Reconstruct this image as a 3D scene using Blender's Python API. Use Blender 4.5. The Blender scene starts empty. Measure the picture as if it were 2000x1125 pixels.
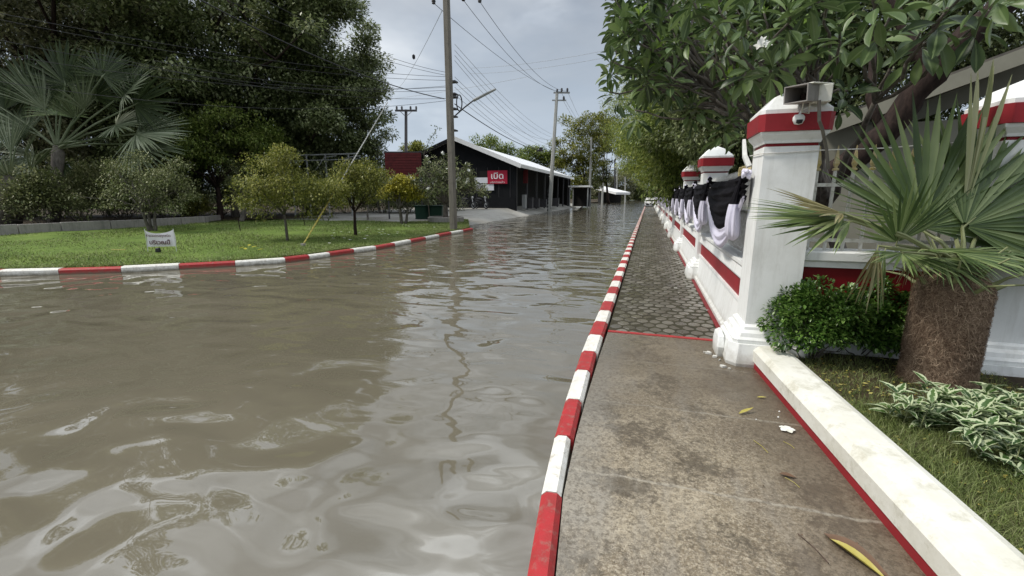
import bpy, math, numpy as np
from mathutils import Vector
sc = bpy.context.scene
COL = sc.collection
R = np.random.RandomState
rad = math.radians
V = lambda *a: np.array(a, float)

# ---------------------------------------------------------------- camera frame (used to survey positions from the photograph)
F = 870.; PSI = rad(16.74); PIT = rad(11.6); CZ = 1.62
H_ = V(-math.sin(PSI), math.cos(PSI), 0); R_ = V(math.cos(PSI), math.sin(PSI), 0)
FW = V(H_[0]*math.cos(PIT), H_[1]*math.cos(PIT), -math.sin(PIT))
UP = V(H_[0]*math.sin(PIT), H_[1]*math.sin(PIT), math.cos(PIT))
def ray(x, y): return FW*F + R_*(x-1000) + UP*(562.5-y)
def G(x, y, z=0):
    d = ray(x, y); t = (z-CZ)/d[2]; return V(d[0]*t, d[1]*t, z)
def D(x, y, dep):
    d = ray(x, y); t = dep/(d@H_); return V(d[0]*t, d[1]*t, CZ+d[2]*t)
def PY(x, y, yy):
    d = ray(x, y); t = yy/d[1]; return V(d[0]*t, yy, CZ+d[2]*t)

# ---------------------------------------------------------------- object helpers
def tag(o, label=None, cat=None, group=None, kind=None):
    if label: o['label'] = label
    if cat: o['category'] = cat
    if group: o['group'] = group
    if kind: o['kind'] = kind
    return o
def thing(name, label, cat, loc=(0, 0, 0), group=None):
    o = bpy.data.objects.new(name, None); o.empty_display_size = .1
    COL.objects.link(o); o.location = [float(v) for v in loc]
    return tag(o, label, cat, group)
def origin_of(p):
    v = V(0, 0, 0)
    while p is not None:
        v = v + V(*p.location); p = p.parent
    return v
def mesh_np(name, verts, faces, mats, parent=None, smooth=False, uv=None, mi=None, loc=None):
    """faces: (n,k) array or list of tuples; verts in world coordinates"""
    verts = np.asarray(verts, float)
    off = origin_of(parent) if parent is not None else (V(*loc) if loc is not None else V(0, 0, 0))
    verts = verts - off
    me = bpy.data.meshes.new(name)
    if isinstance(faces, np.ndarray):
        n, k = faces.shape
        me.vertices.add(len(verts)); me.vertices.foreach_set('co', verts.astype(np.float32).ravel())
        me.loops.add(n*k); me.loops.foreach_set('vertex_index', faces.astype(np.int32).ravel())
        me.polygons.add(n); me.polygons.foreach_set('loop_start', np.arange(0, n*k, k, dtype=np.int32))
        me.polygons.foreach_set('loop_total', np.full(n, k, dtype=np.int32))
        if uv is not None:
            l = me.uv_layers.new(name='UVMap'); l.data.foreach_set('uv', np.asarray(uv, np.float32)[faces.ravel()].ravel())
    else:
        used = sorted({i for f in faces for i in f})
        if len(used) < len(verts):
            mp = {u: i for i, u in enumerate(used)}; verts = verts[used]; faces = [tuple(mp[i] for i in f) for f in faces]
        me.from_pydata([tuple(v) for v in verts], [], [tuple(f) for f in faces])
    if not isinstance(mats, (list, tuple)): mats = [mats]
    for m in mats: me.materials.append(m)
    if mi is not None: me.polygons.foreach_set('material_index', np.asarray(mi, np.int32))
    if smooth: me.polygons.foreach_set('use_smooth', np.ones(len(me.polygons), bool))
    me.update(calc_edges=True); me.validate()
    o = bpy.data.objects.new(name, me); COL.objects.link(o)
    if parent is not None: o.parent = parent
    elif loc is not None: o.location = [float(v) for v in loc]
    return o
def copy_tree(o, parent=None):
    c = o.copy(); COL.objects.link(c)
    if parent is not None: c.parent = parent
    for ch in list(o.children): copy_tree(ch, c)
    return c

def frames(P):
    P = np.asarray(P, float); n = len(P)
    T = np.gradient(P, axis=0); T /= np.linalg.norm(T, axis=1)[:, None]+1e-12
    a = V(0, 0, 1) if abs(T[0][2]) < .9 else V(1, 0, 0)
    N = []
    u = np.cross(T[0], a); u /= np.linalg.norm(u)
    for i in range(n):
        u = u - T[i]*(u@T[i]); u /= np.linalg.norm(u)+1e-12; N.append(u)
    N = np.array(N); return P, T, N, np.cross(T, N)

class B:
    def __init__(s): s.v = []; s.f = []; s.m = []
    def add(s, vs, fs, m=0):
        b = len(s.v); s.v += [tuple(map(float, x)) for x in vs]
        for f in fs: s.f.append(tuple(b+i for i in f)); s.m.append(m)
        return s
    def box(s, c, d, rz=0, m=0, bev=0, taper=1):
        x, y, z = [v/2 for v in d]; ca, sa = math.cos(rz), math.sin(rz)
        if bev:
            b = min(bev, x*.9, y*.9, z*.9); rings = []
            for zz, ins in ((-z, b), (-z+b, 0), (z-b, 0), (z, b)):
                k = 1 if zz < 0 else taper
                X, Y = (x-ins)*k, (y-ins)*k; c2 = b*.6
                rings.append([(-X+c2, -Y), (X-c2, -Y), (X, -Y+c2), (X, Y-c2), (X-c2, Y), (-X+c2, Y), (-X, Y-c2), (-X, -Y+c2)])
            vs = []
            for (zz, _), r in zip(((-z, 0), (-z+b, 0), (z-b, 0), (z, 0)), rings):
                vs += [(px, py, zz) for px, py in r]
            fs = [tuple(range(7, -1, -1)), tuple(range(24, 32))]
            for k in range(3):
                for i in range(8): j = (i+1) % 8; fs.append((k*8+i, k*8+j, k*8+8+j, k*8+8+i))
        else:
            t = taper
            vs = [(-x, -y, -z), (x, -y, -z), (x, y, -z), (-x, y, -z), (-x*t, -y*t, z), (x*t, -y*t, z), (x*t, y*t, z), (-x*t, y*t, z)]
            fs = [(3, 2, 1, 0), (4, 5, 6, 7), (0, 1, 5, 4), (1, 2, 6, 5), (2, 3, 7, 6), (3, 0, 4, 7)]
        vs = [(c[0]+a*ca-b_*sa, c[1]+a*sa+b_*ca, c[2]+q) for a, b_, q in vs]
        return s.add(vs, fs, m)
    def tube(s, P, r, n=6, m=0, cap=True):
        P, T, N, Bn = frames(P)
        r = np.broadcast_to(np.asarray(r, float), (len(P),))
        vs = []
        for i in range(len(P)):
            for k in range(n):
                a = 2*math.pi*k/n; vs.append(P[i]+r[i]*(math.cos(a)*N[i]+math.sin(a)*Bn[i]))
        fs = [(i*n+k, i*n+(k+1) % n, (i+1)*n+(k+1) % n, (i+1)*n+k) for i in range(len(P)-1) for k in range(n)]
        if cap: fs += [tuple(range(n-1, -1, -1)), tuple((len(P)-1)*n+k for k in range(n))]
        return s.add(vs, fs, m)
    def sq(s, c, prof, m=0, mats=None, sx=1, sy=1, cham=0):
        """square stack: profile of (half width, z)"""
        vs = []; fs = []
        for hw, z in prof:
            X, Y, q = hw*sx, hw*sy, cham*hw
            if cham: vs += [(c[0]+a, c[1]+b, z) for a, b in ((-X+q, -Y), (X-q, -Y), (X, -Y+q), (X, Y-q), (X-q, Y), (-X+q, Y), (-X, Y-q), (-X, -Y+q))]
            else: vs += [(c[0]+a, c[1]+b, z) for a, b in ((-X, -Y), (X, -Y), (X, Y), (-X, Y))]
        n = 8 if cham else 4; mm = []
        for i in range(len(prof)-1):
            for k in range(n): fs.append((i*n+k, i*n+(k+1) % n, (i+1)*n+(k+1) % n, (i+1)*n+k)); mm.append(mats[i] if mats else m)
        fs.append(tuple(range(n-1, -1, -1))); mm.append(mm[0]); fs.append(tuple((len(prof)-1)*n+k for k in range(n))); mm.append(mm[-2])
        b = len(s.v); s.v += vs
        for f, q in zip(fs, mm): s.f.append(tuple(b+i for i in f)); s.m.append(q)
        return s
    def lathe(s, c, prof, n=16, m=0, ax='z'):
        vs = []
        for r, z in prof:
            for k in range(n):
                a = 2*math.pi*k/n; p = (r*math.cos(a), r*math.sin(a), z)
                if ax == 'x': p = (p[2], p[0], p[1])
                if ax == 'y': p = (p[0], p[2], p[1])
                vs.append((c[0]+p[0], c[1]+p[1], c[2]+p[2]))
        fs = [(i*n+k, i*n+(k+1) % n, (i+1)*n+(k+1) % n, (i+1)*n+k) for i in range(len(prof)-1) for k in range(n)]
        fs += [tuple(range(n-1, -1, -1)), tuple((len(prof)-1)*n+k for k in range(n))]
        return s.add(vs, fs, m)
    def prism(s, poly, z0, z1, m=0):
        n = len(poly); vs = [(x, y, z0) for x, y in poly]+[(x, y, z1) for x, y in poly]
        return s.add(vs, [tuple(range(n-1, -1, -1)), tuple(range(n, 2*n))]+[(i, (i+1) % n, n+(i+1) % n, n+i) for i in range(n)], m)
    def build(s, name, mats, parent=None, smooth=False, loc=None):
        return mesh_np(name, s.v, s.f, mats, parent, smooth, mi=s.m if isinstance(mats, (list, tuple)) and len(mats) > 1 else None, loc=loc)

# ---------------------------------------------------------------- materials
class NT:
    def __init__(s, name):
        s.mat = bpy.data.materials.new(name); s.mat.use_nodes = True; s.t = s.mat.node_tree
        s.t.nodes.clear(); s.out = s.n('ShaderNodeOutputMaterial')
    def n(s, typ, **kw):
        o = s.t.nodes.new(typ)
        for k, v in kw.items():
            if k in o.inputs or (isinstance(k, int)): s.put(o.inputs[k], v)
            elif hasattr(o, k): setattr(o, k, v)
            else: s.put(o.inputs[k.replace('_', ' ')], v)
        return o
    def put(s, inp, v):
        if isinstance(v, bpy.types.NodeSocket): s.t.links.new(v, inp)
        else:
            if isinstance(v, tuple) and len(v) == 3 and inp.type == 'RGBA': v = v+(1,)
            inp.default_value = v
    def coord(s, which='Object', scale=(1, 1, 1)):
        c = s.n('ShaderNodeTexCoord'); m = s.n('ShaderNodeMapping', Vector=c.outputs[which], Scale=scale); return m.outputs[0]
    def geo(s): return s.n('ShaderNodeNewGeometry')
    def noise(s, scale, detail=3, vec=None, rough=.5, dist=0):
        o = s.n('ShaderNodeTexNoise', Scale=scale, Detail=detail, Roughness=rough, Distortion=dist)
        s.put(o.inputs['Vector'], vec if vec is not None else s.pos()); return o.outputs['Fac']
    def pos(s):
        if not hasattr(s, '_p'): s._p = s.geo().outputs['Position']
        return s._p
    def ramp(s, fac, stops, interp='LINEAR'):
        o = s.n('ShaderNodeValToRGB'); s.put(o.inputs[0], fac); r = o.color_ramp; r.interpolation = interp
        while len(r.elements) < len(stops): r.elements.new(.5)
        for e, (p, c) in zip(r.elements, stops):
            e.position = p; e.color = (tuple(c)+(1,)) if isinstance(c, (tuple, list)) else (c, c, c, 1)
        return o.outputs[0]
    def mix(s, fac, a, b, blend='MIX'):
        o = s.n('ShaderNodeMix', data_type='RGBA', blend_type=blend)
        s.put(o.inputs[0], fac); s.put(o.inputs[6], a); s.put(o.inputs[7], b); return o.outputs[2]
    def math(s, op, a, b=0., c=0.):
        o = s.n('ShaderNodeMath', operation=op); s.put(o.inputs[0], a); s.put(o.inputs[1], b); s.put(o.inputs[2], c); return o.outputs[0]
    def bump(s, h, strength=.3, dist=.01, normal=None):
        o = s.n('ShaderNodeBump', Strength=strength, Distance=dist, Height=h)
        if normal is not None: s.put(o.inputs['Normal'], normal)
        return o.outputs[0]
    def pbr(s, col, rough=.6, bump=None, metal=0, ior=1.45, spec=.5, **kw):
        p = s.n('ShaderNodeBsdfPrincipled'); s.put(p.inputs['Base Color'], col); s.put(p.inputs['Roughness'], rough)
        p.inputs['Metallic'].default_value = metal; p.inputs['IOR'].default_value = ior; p.inputs['Specular IOR Level'].default_value = spec
        if bump is not None: s.put(p.inputs['Normal'], bump)
        for k, v in kw.items(): s.put(p.inputs[k], v)
        return p.outputs[0]
    def done(s, sh): s.t.links.new(sh, s.out.inputs[0]); return s.mat

def foot_dirt(n, col, z0, z1, dirt, amt=.8):
    z = n.n('ShaderNodeSeparateXYZ', Vector=n.pos()).outputs[2]
    zz = n.math('SUBTRACT', z, n.math('MULTIPLY', n.math('SUBTRACT', n.noise(11, 6, rough=.7), .5), (z1-z0)*1.6))
    f = n.ramp(n.math('DIVIDE', n.math('SUBTRACT', zz, z0), z1-z0), [(0, amt), (1, 0.)])
    return n.mix(f, col, dirt)
def paint(name, c, c2=None, rough=.55, ns=6, amt=.5, bs=.15, spec=.3, grime=None, gs=3., foot=None):
    n = NT(name); f = n.ramp(n.noise(ns, 5, rough=.65), [(.35, 0.), (.7, 1.)])
    c2 = c2 or tuple(v*.8 for v in c)
    col = n.mix(n.math('MULTIPLY', f, amt), c, c2)
    if grime:
        g = n.ramp(n.noise(gs, 8, rough=.75), [(.52, 0.), (.72, 1.)])
        col = n.mix(g, col, grime)
    if foot: col = foot_dirt(n, col, foot[0], foot[1], (.13, .115, .08), .9)
    return n.done(n.pbr(col, rough, n.bump(n.noise(ns*9, 4), bs, .004), spec=spec))
def leafmat(name, cols, rough=.45, trans=.3, clump=.8, spec=.35, midrib=None, margin=None, vein=False):
    n = NT(name); g = n.geo()
    k = len(cols); f = n.math('ADD', n.math('MULTIPLY', g.outputs['Random Per Island'], .55), n.math('MULTIPLY', n.noise(clump, 2, rough=.5), .45))
    col = n.ramp(f, [(.22+.56*i/(k-1), c) for i, c in enumerate(cols)])
    bmp = None
    if midrib or margin:
        uv = n.n('ShaderNodeTexCoord').outputs['UV']; sx = n.n('ShaderNodeSeparateXYZ', Vector=uv)
        au = n.math('ABSOLUTE', n.math('SUBTRACT', sx.outputs[0], .5))
        if midrib: col = n.mix(n.ramp(au, [(.0, 1.), (.05, .8), (.09, 0.)]), col, midrib)
        if margin:
            w = n.math('ADD', au, n.math('MULTIPLY', n.math('SUBTRACT', n.noise(45, 3), .5), .85))
            col = n.mix(n.ramp(w, [(.24, 0.), (.30, 1.)]), col, margin)
    dif = n.pbr(col, rough, bmp, spec=spec)
    tr = n.n('ShaderNodeBsdfTranslucent', Color=n.mix(.5, col, (.35, .5, .05), 'MULTIPLY') if False else col)
    m = n.n('ShaderNodeMixShader', Fac=trans); n.put(m.inputs[1], dif); n.put(m.inputs[2], tr.outputs[0])
    return n.done(m.outputs[0])

M = {}
def streaky(name, base, dirt, amt=.6):
    n = NT(name); p = n.coord('Object', (7, 7, .9))
    st = n.ramp(n.noise(1.4, 6, p, .7), [(.5, 0.), (.78, 1.)])
    pt = n.ramp(n.noise(2.2, 6, rough=.7), [(.5, 0.), (.75, 1.)])
    col = n.mix(n.math('MULTIPLY', st, amt*.55), base, dirt)
    col = n.mix(n.math('MULTIPLY', pt, amt*.35), col, dirt)
    if 'white' in name: col = foot_dirt(n, col, .07, .26, (.30, .27, .21), .75)
    return n.done(n.pbr(col, .6, n.bump(n.noise(40, 5), .18, .004), spec=.25))
M['white'] = streaky('white_paint', (.79, .80, .78), (.42, .41, .36), .85)
M['cream'] = paint('cream_plaster', (.70, .69, .63), (.56, .545, .46), .75, 4, .9, .5, spec=.15, grime=(.42, .40, .31), gs=6)
M['red'] = paint('red_paint', (.30, .022, .03), (.22, .02, .024), .5, 5, .8)
M['darkred'] = paint('dark_red_paint', (.20, .008, .012), (.13, .008, .01), .5, 5, .8)
M['kerbred'] = paint('kerb_red', (.40, .03, .034), (.27, .035, .032), .55, 9, 1., .4, grime=(.24, .15, .12), gs=16, foot=(.005, .07))
M['kerbwhite'] = paint('kerb_white', (.76, .75, .70), (.6, .57, .5), .6, 9, .9, .4, grime=(.36, .33, .27), gs=16, foot=(.005, .075))
M['kerbcrust'] = paint('kerb_crust', (.5, .49, .42), (.3, .3, .25), .8, 12, .9, .4)
M['gold'] = paint('gold_paint', (.55, .42, .14), (.6, .55, .4), .4, 30, .8)
M['iron'] = paint('white_iron', (.82, .81, .77), (.45, .42, .36), .45, 20, .7)
M['black'] = paint('black_rubber', (.02, .02, .022), None, .5)
M['blackgap'] = paint('wet_dark_gap', (.012, .012, .01), None, .6)
M['moss'] = paint('mossy_joint_sand', (.05, .046, .026), (.03, .026, .018), .9, 14, 1., .4)
M['darkmetal'] = paint('dark_metal', (.05, .05, .055), (.09, .08, .08), .5)
M['greymetal'] = paint('grey_metal', (.3, .31, .31), (.2, .2, .2), .45, 12)
M['chrome'] = paint('pale_metal', (.6, .6, .6), (.4, .4, .4), .3, 20)
M['slate'] = paint('slate_wall', (.0085, .0095, .011), (.013, .013, .015), .8, 1.5, .9, spec=.15)
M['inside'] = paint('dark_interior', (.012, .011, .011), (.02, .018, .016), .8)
M['roofwhite'] = paint('white_roof', (.8, .8, .8), (.6, .6, .6), .4, 1.)
M['signred'] = paint('sign_red', (.42, .02, .05), (.36, .02, .045), .45)
M['boardred'] = paint('board_red', (.13, .018, .02), (.075, .012, .014), .6, 4, .9)
M['signwhite'] = paint('sign_white', (.72, .74, .78), (.6, .62, .68), .5, 3)
M['paper'] = paint('banner_white', (.74, .72, .74), (.6, .58, .6), .6, 8)
M['ink'] = paint('sign_ink', (.12, .06, .07), None, .6)
M['pinkwhite'] = paint('letter_white', (.85, .78, .8), None, .5)
M['bingreen'] = paint('bin_green', (.01, .04, .024), (.008, .028, .018), .5, 4)
M['pole'] = streaky('weathered_concrete_pole', (.17, .155, .13), (.05, .045, .04), 1.6)
M['polelight'] = streaky('pale_concrete_pole', (.36, .36, .34), (.18, .18, .16), 1.)
M['border'] = streaky('border_block', (.30, .28, .26), (.1, .1, .09), 1.4)
M['beige'] = paint('beige_fascia', (.23, .225, .18), (.17, .165, .13), .6, 2, .7)
M['tile'] = paint('roof_tile', (.12, .11, .09), (.07, .065, .06), .7, 5, .9)
M['bark'] = None
def bark(name, a, b, sc_=5, zs=.35):
    n = NT(name); p = n.coord('Object', (sc_, sc_, sc_*zs)); f = n.noise(2.2, 7, p, .7, .6)
    return n.done(n.pbr(n.ramp(f, [(.32, a), (.7, b)]), .85, n.bump(f, .8, .03), spec=.2))
M['bark'] = bark('dark_bark', (.009, .006, .005), (.05, .033, .027), 4, .3)
M['barkgrey'] = bark('grey_bark', (.06, .052, .045), (.2, .18, .155), 6, .3)
M['fibre'] = leafmat('palm_fibre_strands', [(.10, .064, .042), (.23, .16, .11), (.44, .33, .23)], .85, .05, 3, .1)
M['fibrecore'] = bark('palm_fibre_core', (.04, .024, .014), (.15, .095, .056), 14, .5)
def wood():
    n = NT('dry_stick'); return n.done(n.pbr(n.ramp(n.noise(40), [(.3, (.05, .03, .02)), (.7, (.11, .07, .05))]), .8))
M['stick'] = wood()
# foliage
M['lf_dark'] = leafmat('leaf_dark_tree', [(.045, .062, .024), (.11, .14, .052), (.20, .24, .095), (.40, .43, .25)], .4, .38, .45)
M['lf_dark2'] = leafmat('leaf_dark_brown_tree', [(.055, .062, .03), (.13, .14, .06), (.23, .235, .12), (.42, .41, .28)], .45, .38, .5)
M['lf_mid'] = leafmat('leaf_mid_green', [(.045, .072, .016), (.115, .165, .032), (.21, .27, .06), (.36, .4, .13)], .42, .35, .5)
M['lf_lime'] = leafmat('leaf_lime', [(.07, .105, .016), (.15, .2, .03), (.25, .3, .05), (.4, .42, .11)], .45, .35, .5)
M['lf_olive'] = leafmat('leaf_olive_yellow', [(.06, .075, .015), (.14, .16, .03), (.24, .25, .05), (.4, .38, .12)], .45, .35, .7)
M['lf_yellow'] = leafmat('leaf_yellow', [(.12, .12, .015), (.3, .28, .03), (.5, .44, .06), (.62, .58, .16)], .5, .35, 1.5)
M['lf_sand'] = leafmat('leaf_dusty', [(.04, .052, .018), (.105, .13, .045), (.2, .225, .09), (.36, .36, .2)], .5, .25, .8)
M['lf_far'] = leafmat('leaf_far', [(.022, .032, .01), (.05, .068, .018), (.095, .115, .03), (.15, .16, .05)], .5, .3, .25)
M['lf_shrub'] = leafmat('leaf_glossy_shrub', [(.02, .055, .01), (.06, .13, .022), (.13, .24, .045), (.25, .38, .1)], .3, .3, 4, .6)
M['lf_plum'] = leafmat('leaf_frangipani', [(.03, .055, .018), (.06, .10, .03), (.10, .155, .05), (.17, .24, .08)], .4, .28, 2., .5, midrib=(.16, .22, .09))
M['lf_young'] = leafmat('leaf_frangipani_young', [(.09, .16, .02), (.14, .24, .03), (.2, .3, .05)], .35, .4, 2., .5, midrib=(.3, .38, .15))
M['lf_var'] = leafmat('leaf_variegated', [(.03, .07, .015), (.06, .12, .03), (.1, .18, .04)], .4, .3, 5, .5, margin=(.52, .58, .36))
M['lf_palm'] = leafmat('leaf_fan_palm', [(.045, .078, .024), (.09, .14, .042), (.16, .22, .075), (.28, .34, .15)], .42, .25, 3, .5)
M['lf_palmdry'] = leafmat('leaf_fan_palm_dry', [(.1, .09, .03), (.22, .19, .08), (.34, .31, .17)], .6, .25, 5, .3)
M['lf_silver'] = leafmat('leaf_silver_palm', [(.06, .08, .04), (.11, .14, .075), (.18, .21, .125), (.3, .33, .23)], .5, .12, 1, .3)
M['lf_silverdk'] = leafmat('leaf_silver_palm_backlit', [(.02, .035, .012), (.04, .06, .02), (.07, .1, .035)], .45, .3, 1, .3)  # backlit silver palm fans: their shade is put into this darker leaf colour
M['lf_spear'] = leafmat('leaf_fan_palm_spear', [(.25, .27, .12), (.4, .42, .22), (.5, .5, .3)], .5, .3, 3, .3)
M['petiole'] = leafmat('palm_petiole', [(.1, .12, .04), (.2, .22, .1), (.26, .27, .14)], .5, .05)
M['grass'] = leafmat('grass_blades', [(.07, .095, .028), (.135, .18, .048), (.21, .26, .08), (.34, .36, .17)], .5, .35, 2.5, .3)
M['petal'] = leafmat('white_petal', [(.75, .74, .62), (.85, .85, .8), (.9, .9, .88)], .5, .2)
M['drygold'] = leafmat('fallen_leaf_yellow', [(.3, .22, .05), (.42, .36, .08), (.5, .45, .15)], .5, .2, 20)
M['drybrown'] = leafmat('fallen_leaf_brown', [(.07, .045, .025), (.13, .08, .05), (.17, .09, .05)], .5, .1, 20)

# cloth
def cloth(name, c, sheen=.3):
    n = NT(name); w = n.math('ADD', n.math('MULTIPLY', n.noise(200, 2), .1), n.noise(26, 4, rough=.6, dist=1.)); return n.done(n.pbr(n.mix(.2, c, tuple(v*.7 for v in c)), .85, n.bump(w, .55, .012), spec=.12))
M['blackcloth'] = cloth('black_cloth', (.009, .0085, .011), .0)
M['whitecloth'] = cloth('pale_lilac_cloth', (.70, .68, .80), .0)

# water
def water_mat():
    n = NT('muddy_flood_water'); p = n.pos()
    w = lambda s, d, sc3, dist=0.: n.noise(s, d, n.n('ShaderNodeMapping', Vector=p, Scale=sc3, Rotation=(0, 0, rad(17))).outputs[0], .45, dist)
    big = w(1.0, 0., (1, 1.25, 1), 1.1)
    med = w(2.5, .6, (.8, 1.7, 1), .5)
    ring = w(2.7, 0., (1, 1.15, 1), .3)
    fine = w(8, 2, (.6, 1.6, 1))
    yy = n.n('ShaderNodeSeparateXYZ', Vector=p).outputs[1]
    # breeze: small ripples only in patches, mostly mid-way down the road
    patch = n.ramp(n.noise(.22, 2), [(.4, .15), (.62, 1.)])
    near = n.ramp(n.math('DIVIDE', yy, 12.), [(.15, .12), (.5, 1.)])
    h = n.math('ADD', n.math('MULTIPLY', big, .044), n.math('MULTIPLY', med, n.math('MULTIPLY', .0115, n.math('ADD', .7, n.math('MULTIPLY', near, .3)))))
    h = n.math('ADD', h, n.math('MULTIPLY', fine, n.math('MULTIPLY', .0016, n.math('MULTIPLY', patch, near))))
    h = n.math('ADD', h, n.math('MULTIPLY', ring, n.math('MULTIPLY', .021, n.math('SUBTRACT', 1.08, near))))
    b = n.bump(h, 1., 1.)
    mud = n.ramp(n.noise(.35, 4, rough=.6), [(.3, (.118, .105, .073)), (.7, (.15, .133, .096))])
    return n.done(n.pbr(mud, (.02), b, ior=2.1, spec=.5))
M['water'] = water_mat()

def concrete_mat():
    n = NT('old_wet_concrete'); p = n.pos()
    base = n.ramp(n.noise(1.3, 7, rough=.65), [(.36, (.125, .094, .06)), (.48, (.205, .165, .108)), (.66, (.33, .28, .2))])
    agg = n.noise(95, 5, rough=.8); col = n.mix(n.ramp(agg, [(.45, 0.), (.6, .8)]), base, (.44, .385, .29))
    vor = n.n('ShaderNodeTexVoronoi', Scale=70., Vector=p).outputs['Distance']
    col = n.mix(n.ramp(vor, [(.12, .7), (.3, 0.)]), col, (.05, .042, .03))
    moss = n.ramp(n.math('ADD', n.math('MULTIPLY', n.noise(2.2, 4, rough=.6), .5), n.math('MULTIPLY', n.noise(26, 9, rough=.85), .5)), [(.51, 0.), (.56, .8)])
    col = n.mix(moss, col, (.07, .056, .038))
    streak = n.ramp(n.noise(2., 6, n.n('ShaderNodeMapping', Vector=p, Scale=(1.6, .35, 1)).outputs[0], .7), [(.5, 0.), (.66, .7)])
    col = n.mix(streak, col, (.27, .245, .2))
    sx = n.n('ShaderNodeSeparateXYZ', Vector=p)
    # pale worn strip beside the kerb, damp strip at the garden side
    edge = n.ramp(n.math('ADD', sx.outputs[0], n.math('MULTIPLY', n.math('SUBTRACT', n.noise(3, 5, rough=.7), .5), .5)), [(0., 0.), (1., 0.)])
    g = n.math('ADD', sx.outputs[0], n.math('MULTIPLY', n.math('SUBTRACT', n.noise(4, 6, rough=.7), .5), .6))
    worn = n.ramp(n.math('ADD', g, .4), [(.12, .65), (.36, 0.)])
    col = n.mix(worn, col, (.27, .255, .22))
    damp = n.ramp(n.math('SUBTRACT', g, .1), [(.4, 0.), (.8, .7)])
    col = n.mix(damp, col, (.095, .068, .045))
    # cast joints across the path
    jy = n.math('ABSOLUTE', n.math('SUBTRACT', n.math('FRACT', n.math('DIVIDE', n.math('ADD', sx.outputs[1], n.math('MULTIPLY', n.noise(6, 4), .08)), .93)), .5))
    col = n.mix(n.ramp(jy, [(.004, .65), (.016, 0.)]), col, (.34, .31, .25))
    col = n.mix(n.ramp(n.noise(38, 6, rough=.8), [(.42, .55), (.52, 0.)]), col, (.055, .042, .028))
    dy = n.math('ADD', sx.outputs[1], n.math('MULTIPLY', n.noise(1.5, 5, rough=.7), 2.2))
    col = n.mix(n.ramp(n.math('DIVIDE', dy, 8.), [(.42, 0.), (.62, .55)]), col, (.075, .06, .042))
    wet = n.noise(1.8, 5, rough=.6); ro = n.ramp(wet, [(.35, .22), (.62, .75)])
    return n.done(n.pbr(col, ro, n.bump(n.math('ADD', agg, n.math('MULTIPLY', n.noise(9, 6), .8)), .35, .006), spec=.45))
M['concrete'] = concrete_mat()
def paver_mat():
    n = NT('wet_paver'); g = n.geo(); r = g.outputs['Random Per Island']
    col = n.ramp(r, [(0, (.075, .066, .05)), (.5, (.12, .108, .085)), (1., (.185, .17, .14))])
    col = n.mix(n.ramp(n.noise(1.1, 6, rough=.7), [(.45, 0.), (.7, .7)]), col, (.07, .056, .035))
    col = n.mix(n.ramp(n.noise(120, 3), [(.55, 0.), (.7, .5)]), col, (.22, .21, .19))
    yy = n.n('ShaderNodeSeparateXYZ', Vector=n.pos()).outputs[1]
    ro = n.math('ADD', n.math('MULTIPLY', n.ramp(n.noise(2.5, 4), [(.35, .12), (.65, .5)]), 1.), 0.)
    return n.done(n.pbr(col, ro, n.bump(n.noise(60, 4), .3, .004), spec=.5))
M['paver'] = paver_mat()
def ground_mat(name, a, b, c, s=1., rough=.9):
    n = NT(name); f = n.noise(s, 8, rough=.7); col = n.ramp(f, [(.3, a), (.5, b), (.72, c)])
    col = n.mix(n.ramp(n.noise(s*18, 5, rough=.7), [(.5, 0.), (.7, .6)]), col, a)
    return n.done(n.pbr(col, rough, n.bump(n.noise(s*30, 5), .6, .02), spec=.2))
M['soil'] = ground_mat('garden_soil', (.02, .015, .01), (.05, .038, .022), (.08, .06, .035), 2.)
M['lawn'] = ground_mat('lawn_turf', (.065, .105, .02), (.105, .16, .03), (.15, .2, .045), .6)
M['ground'] = ground_mat('ground_earth', (.04, .045, .02), (.06, .06, .03), (.08, .08, .045), .3)
M['forecourt'] = ground_mat('forecourt_concrete', (.2, .19, .165), (.32, .31, .28), (.42, .41, .38), .35, .8)

# ---------------------------------------------------------------- leaves, trees
T4 = (V([0, 0, 0], [.5, .42, .06], [0, 1, 0], [-.5, .42, .06]).reshape(-1, 3), np.array([[0, 1, 2, 3]]))
T6 = (V([0, 0, 0], [.42, .3, .1], [.36, .68, .08], [0, 1, -.06], [-.36, .68, .08], [-.42, .3, .1], [0, .33, 0], [0, .7, -.02]).reshape(-1, 3),
      np.array([[0, 1, 2, 6], [6, 2, 3, 7], [0, 6, 4, 5], [6, 7, 3, 4]]))
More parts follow.
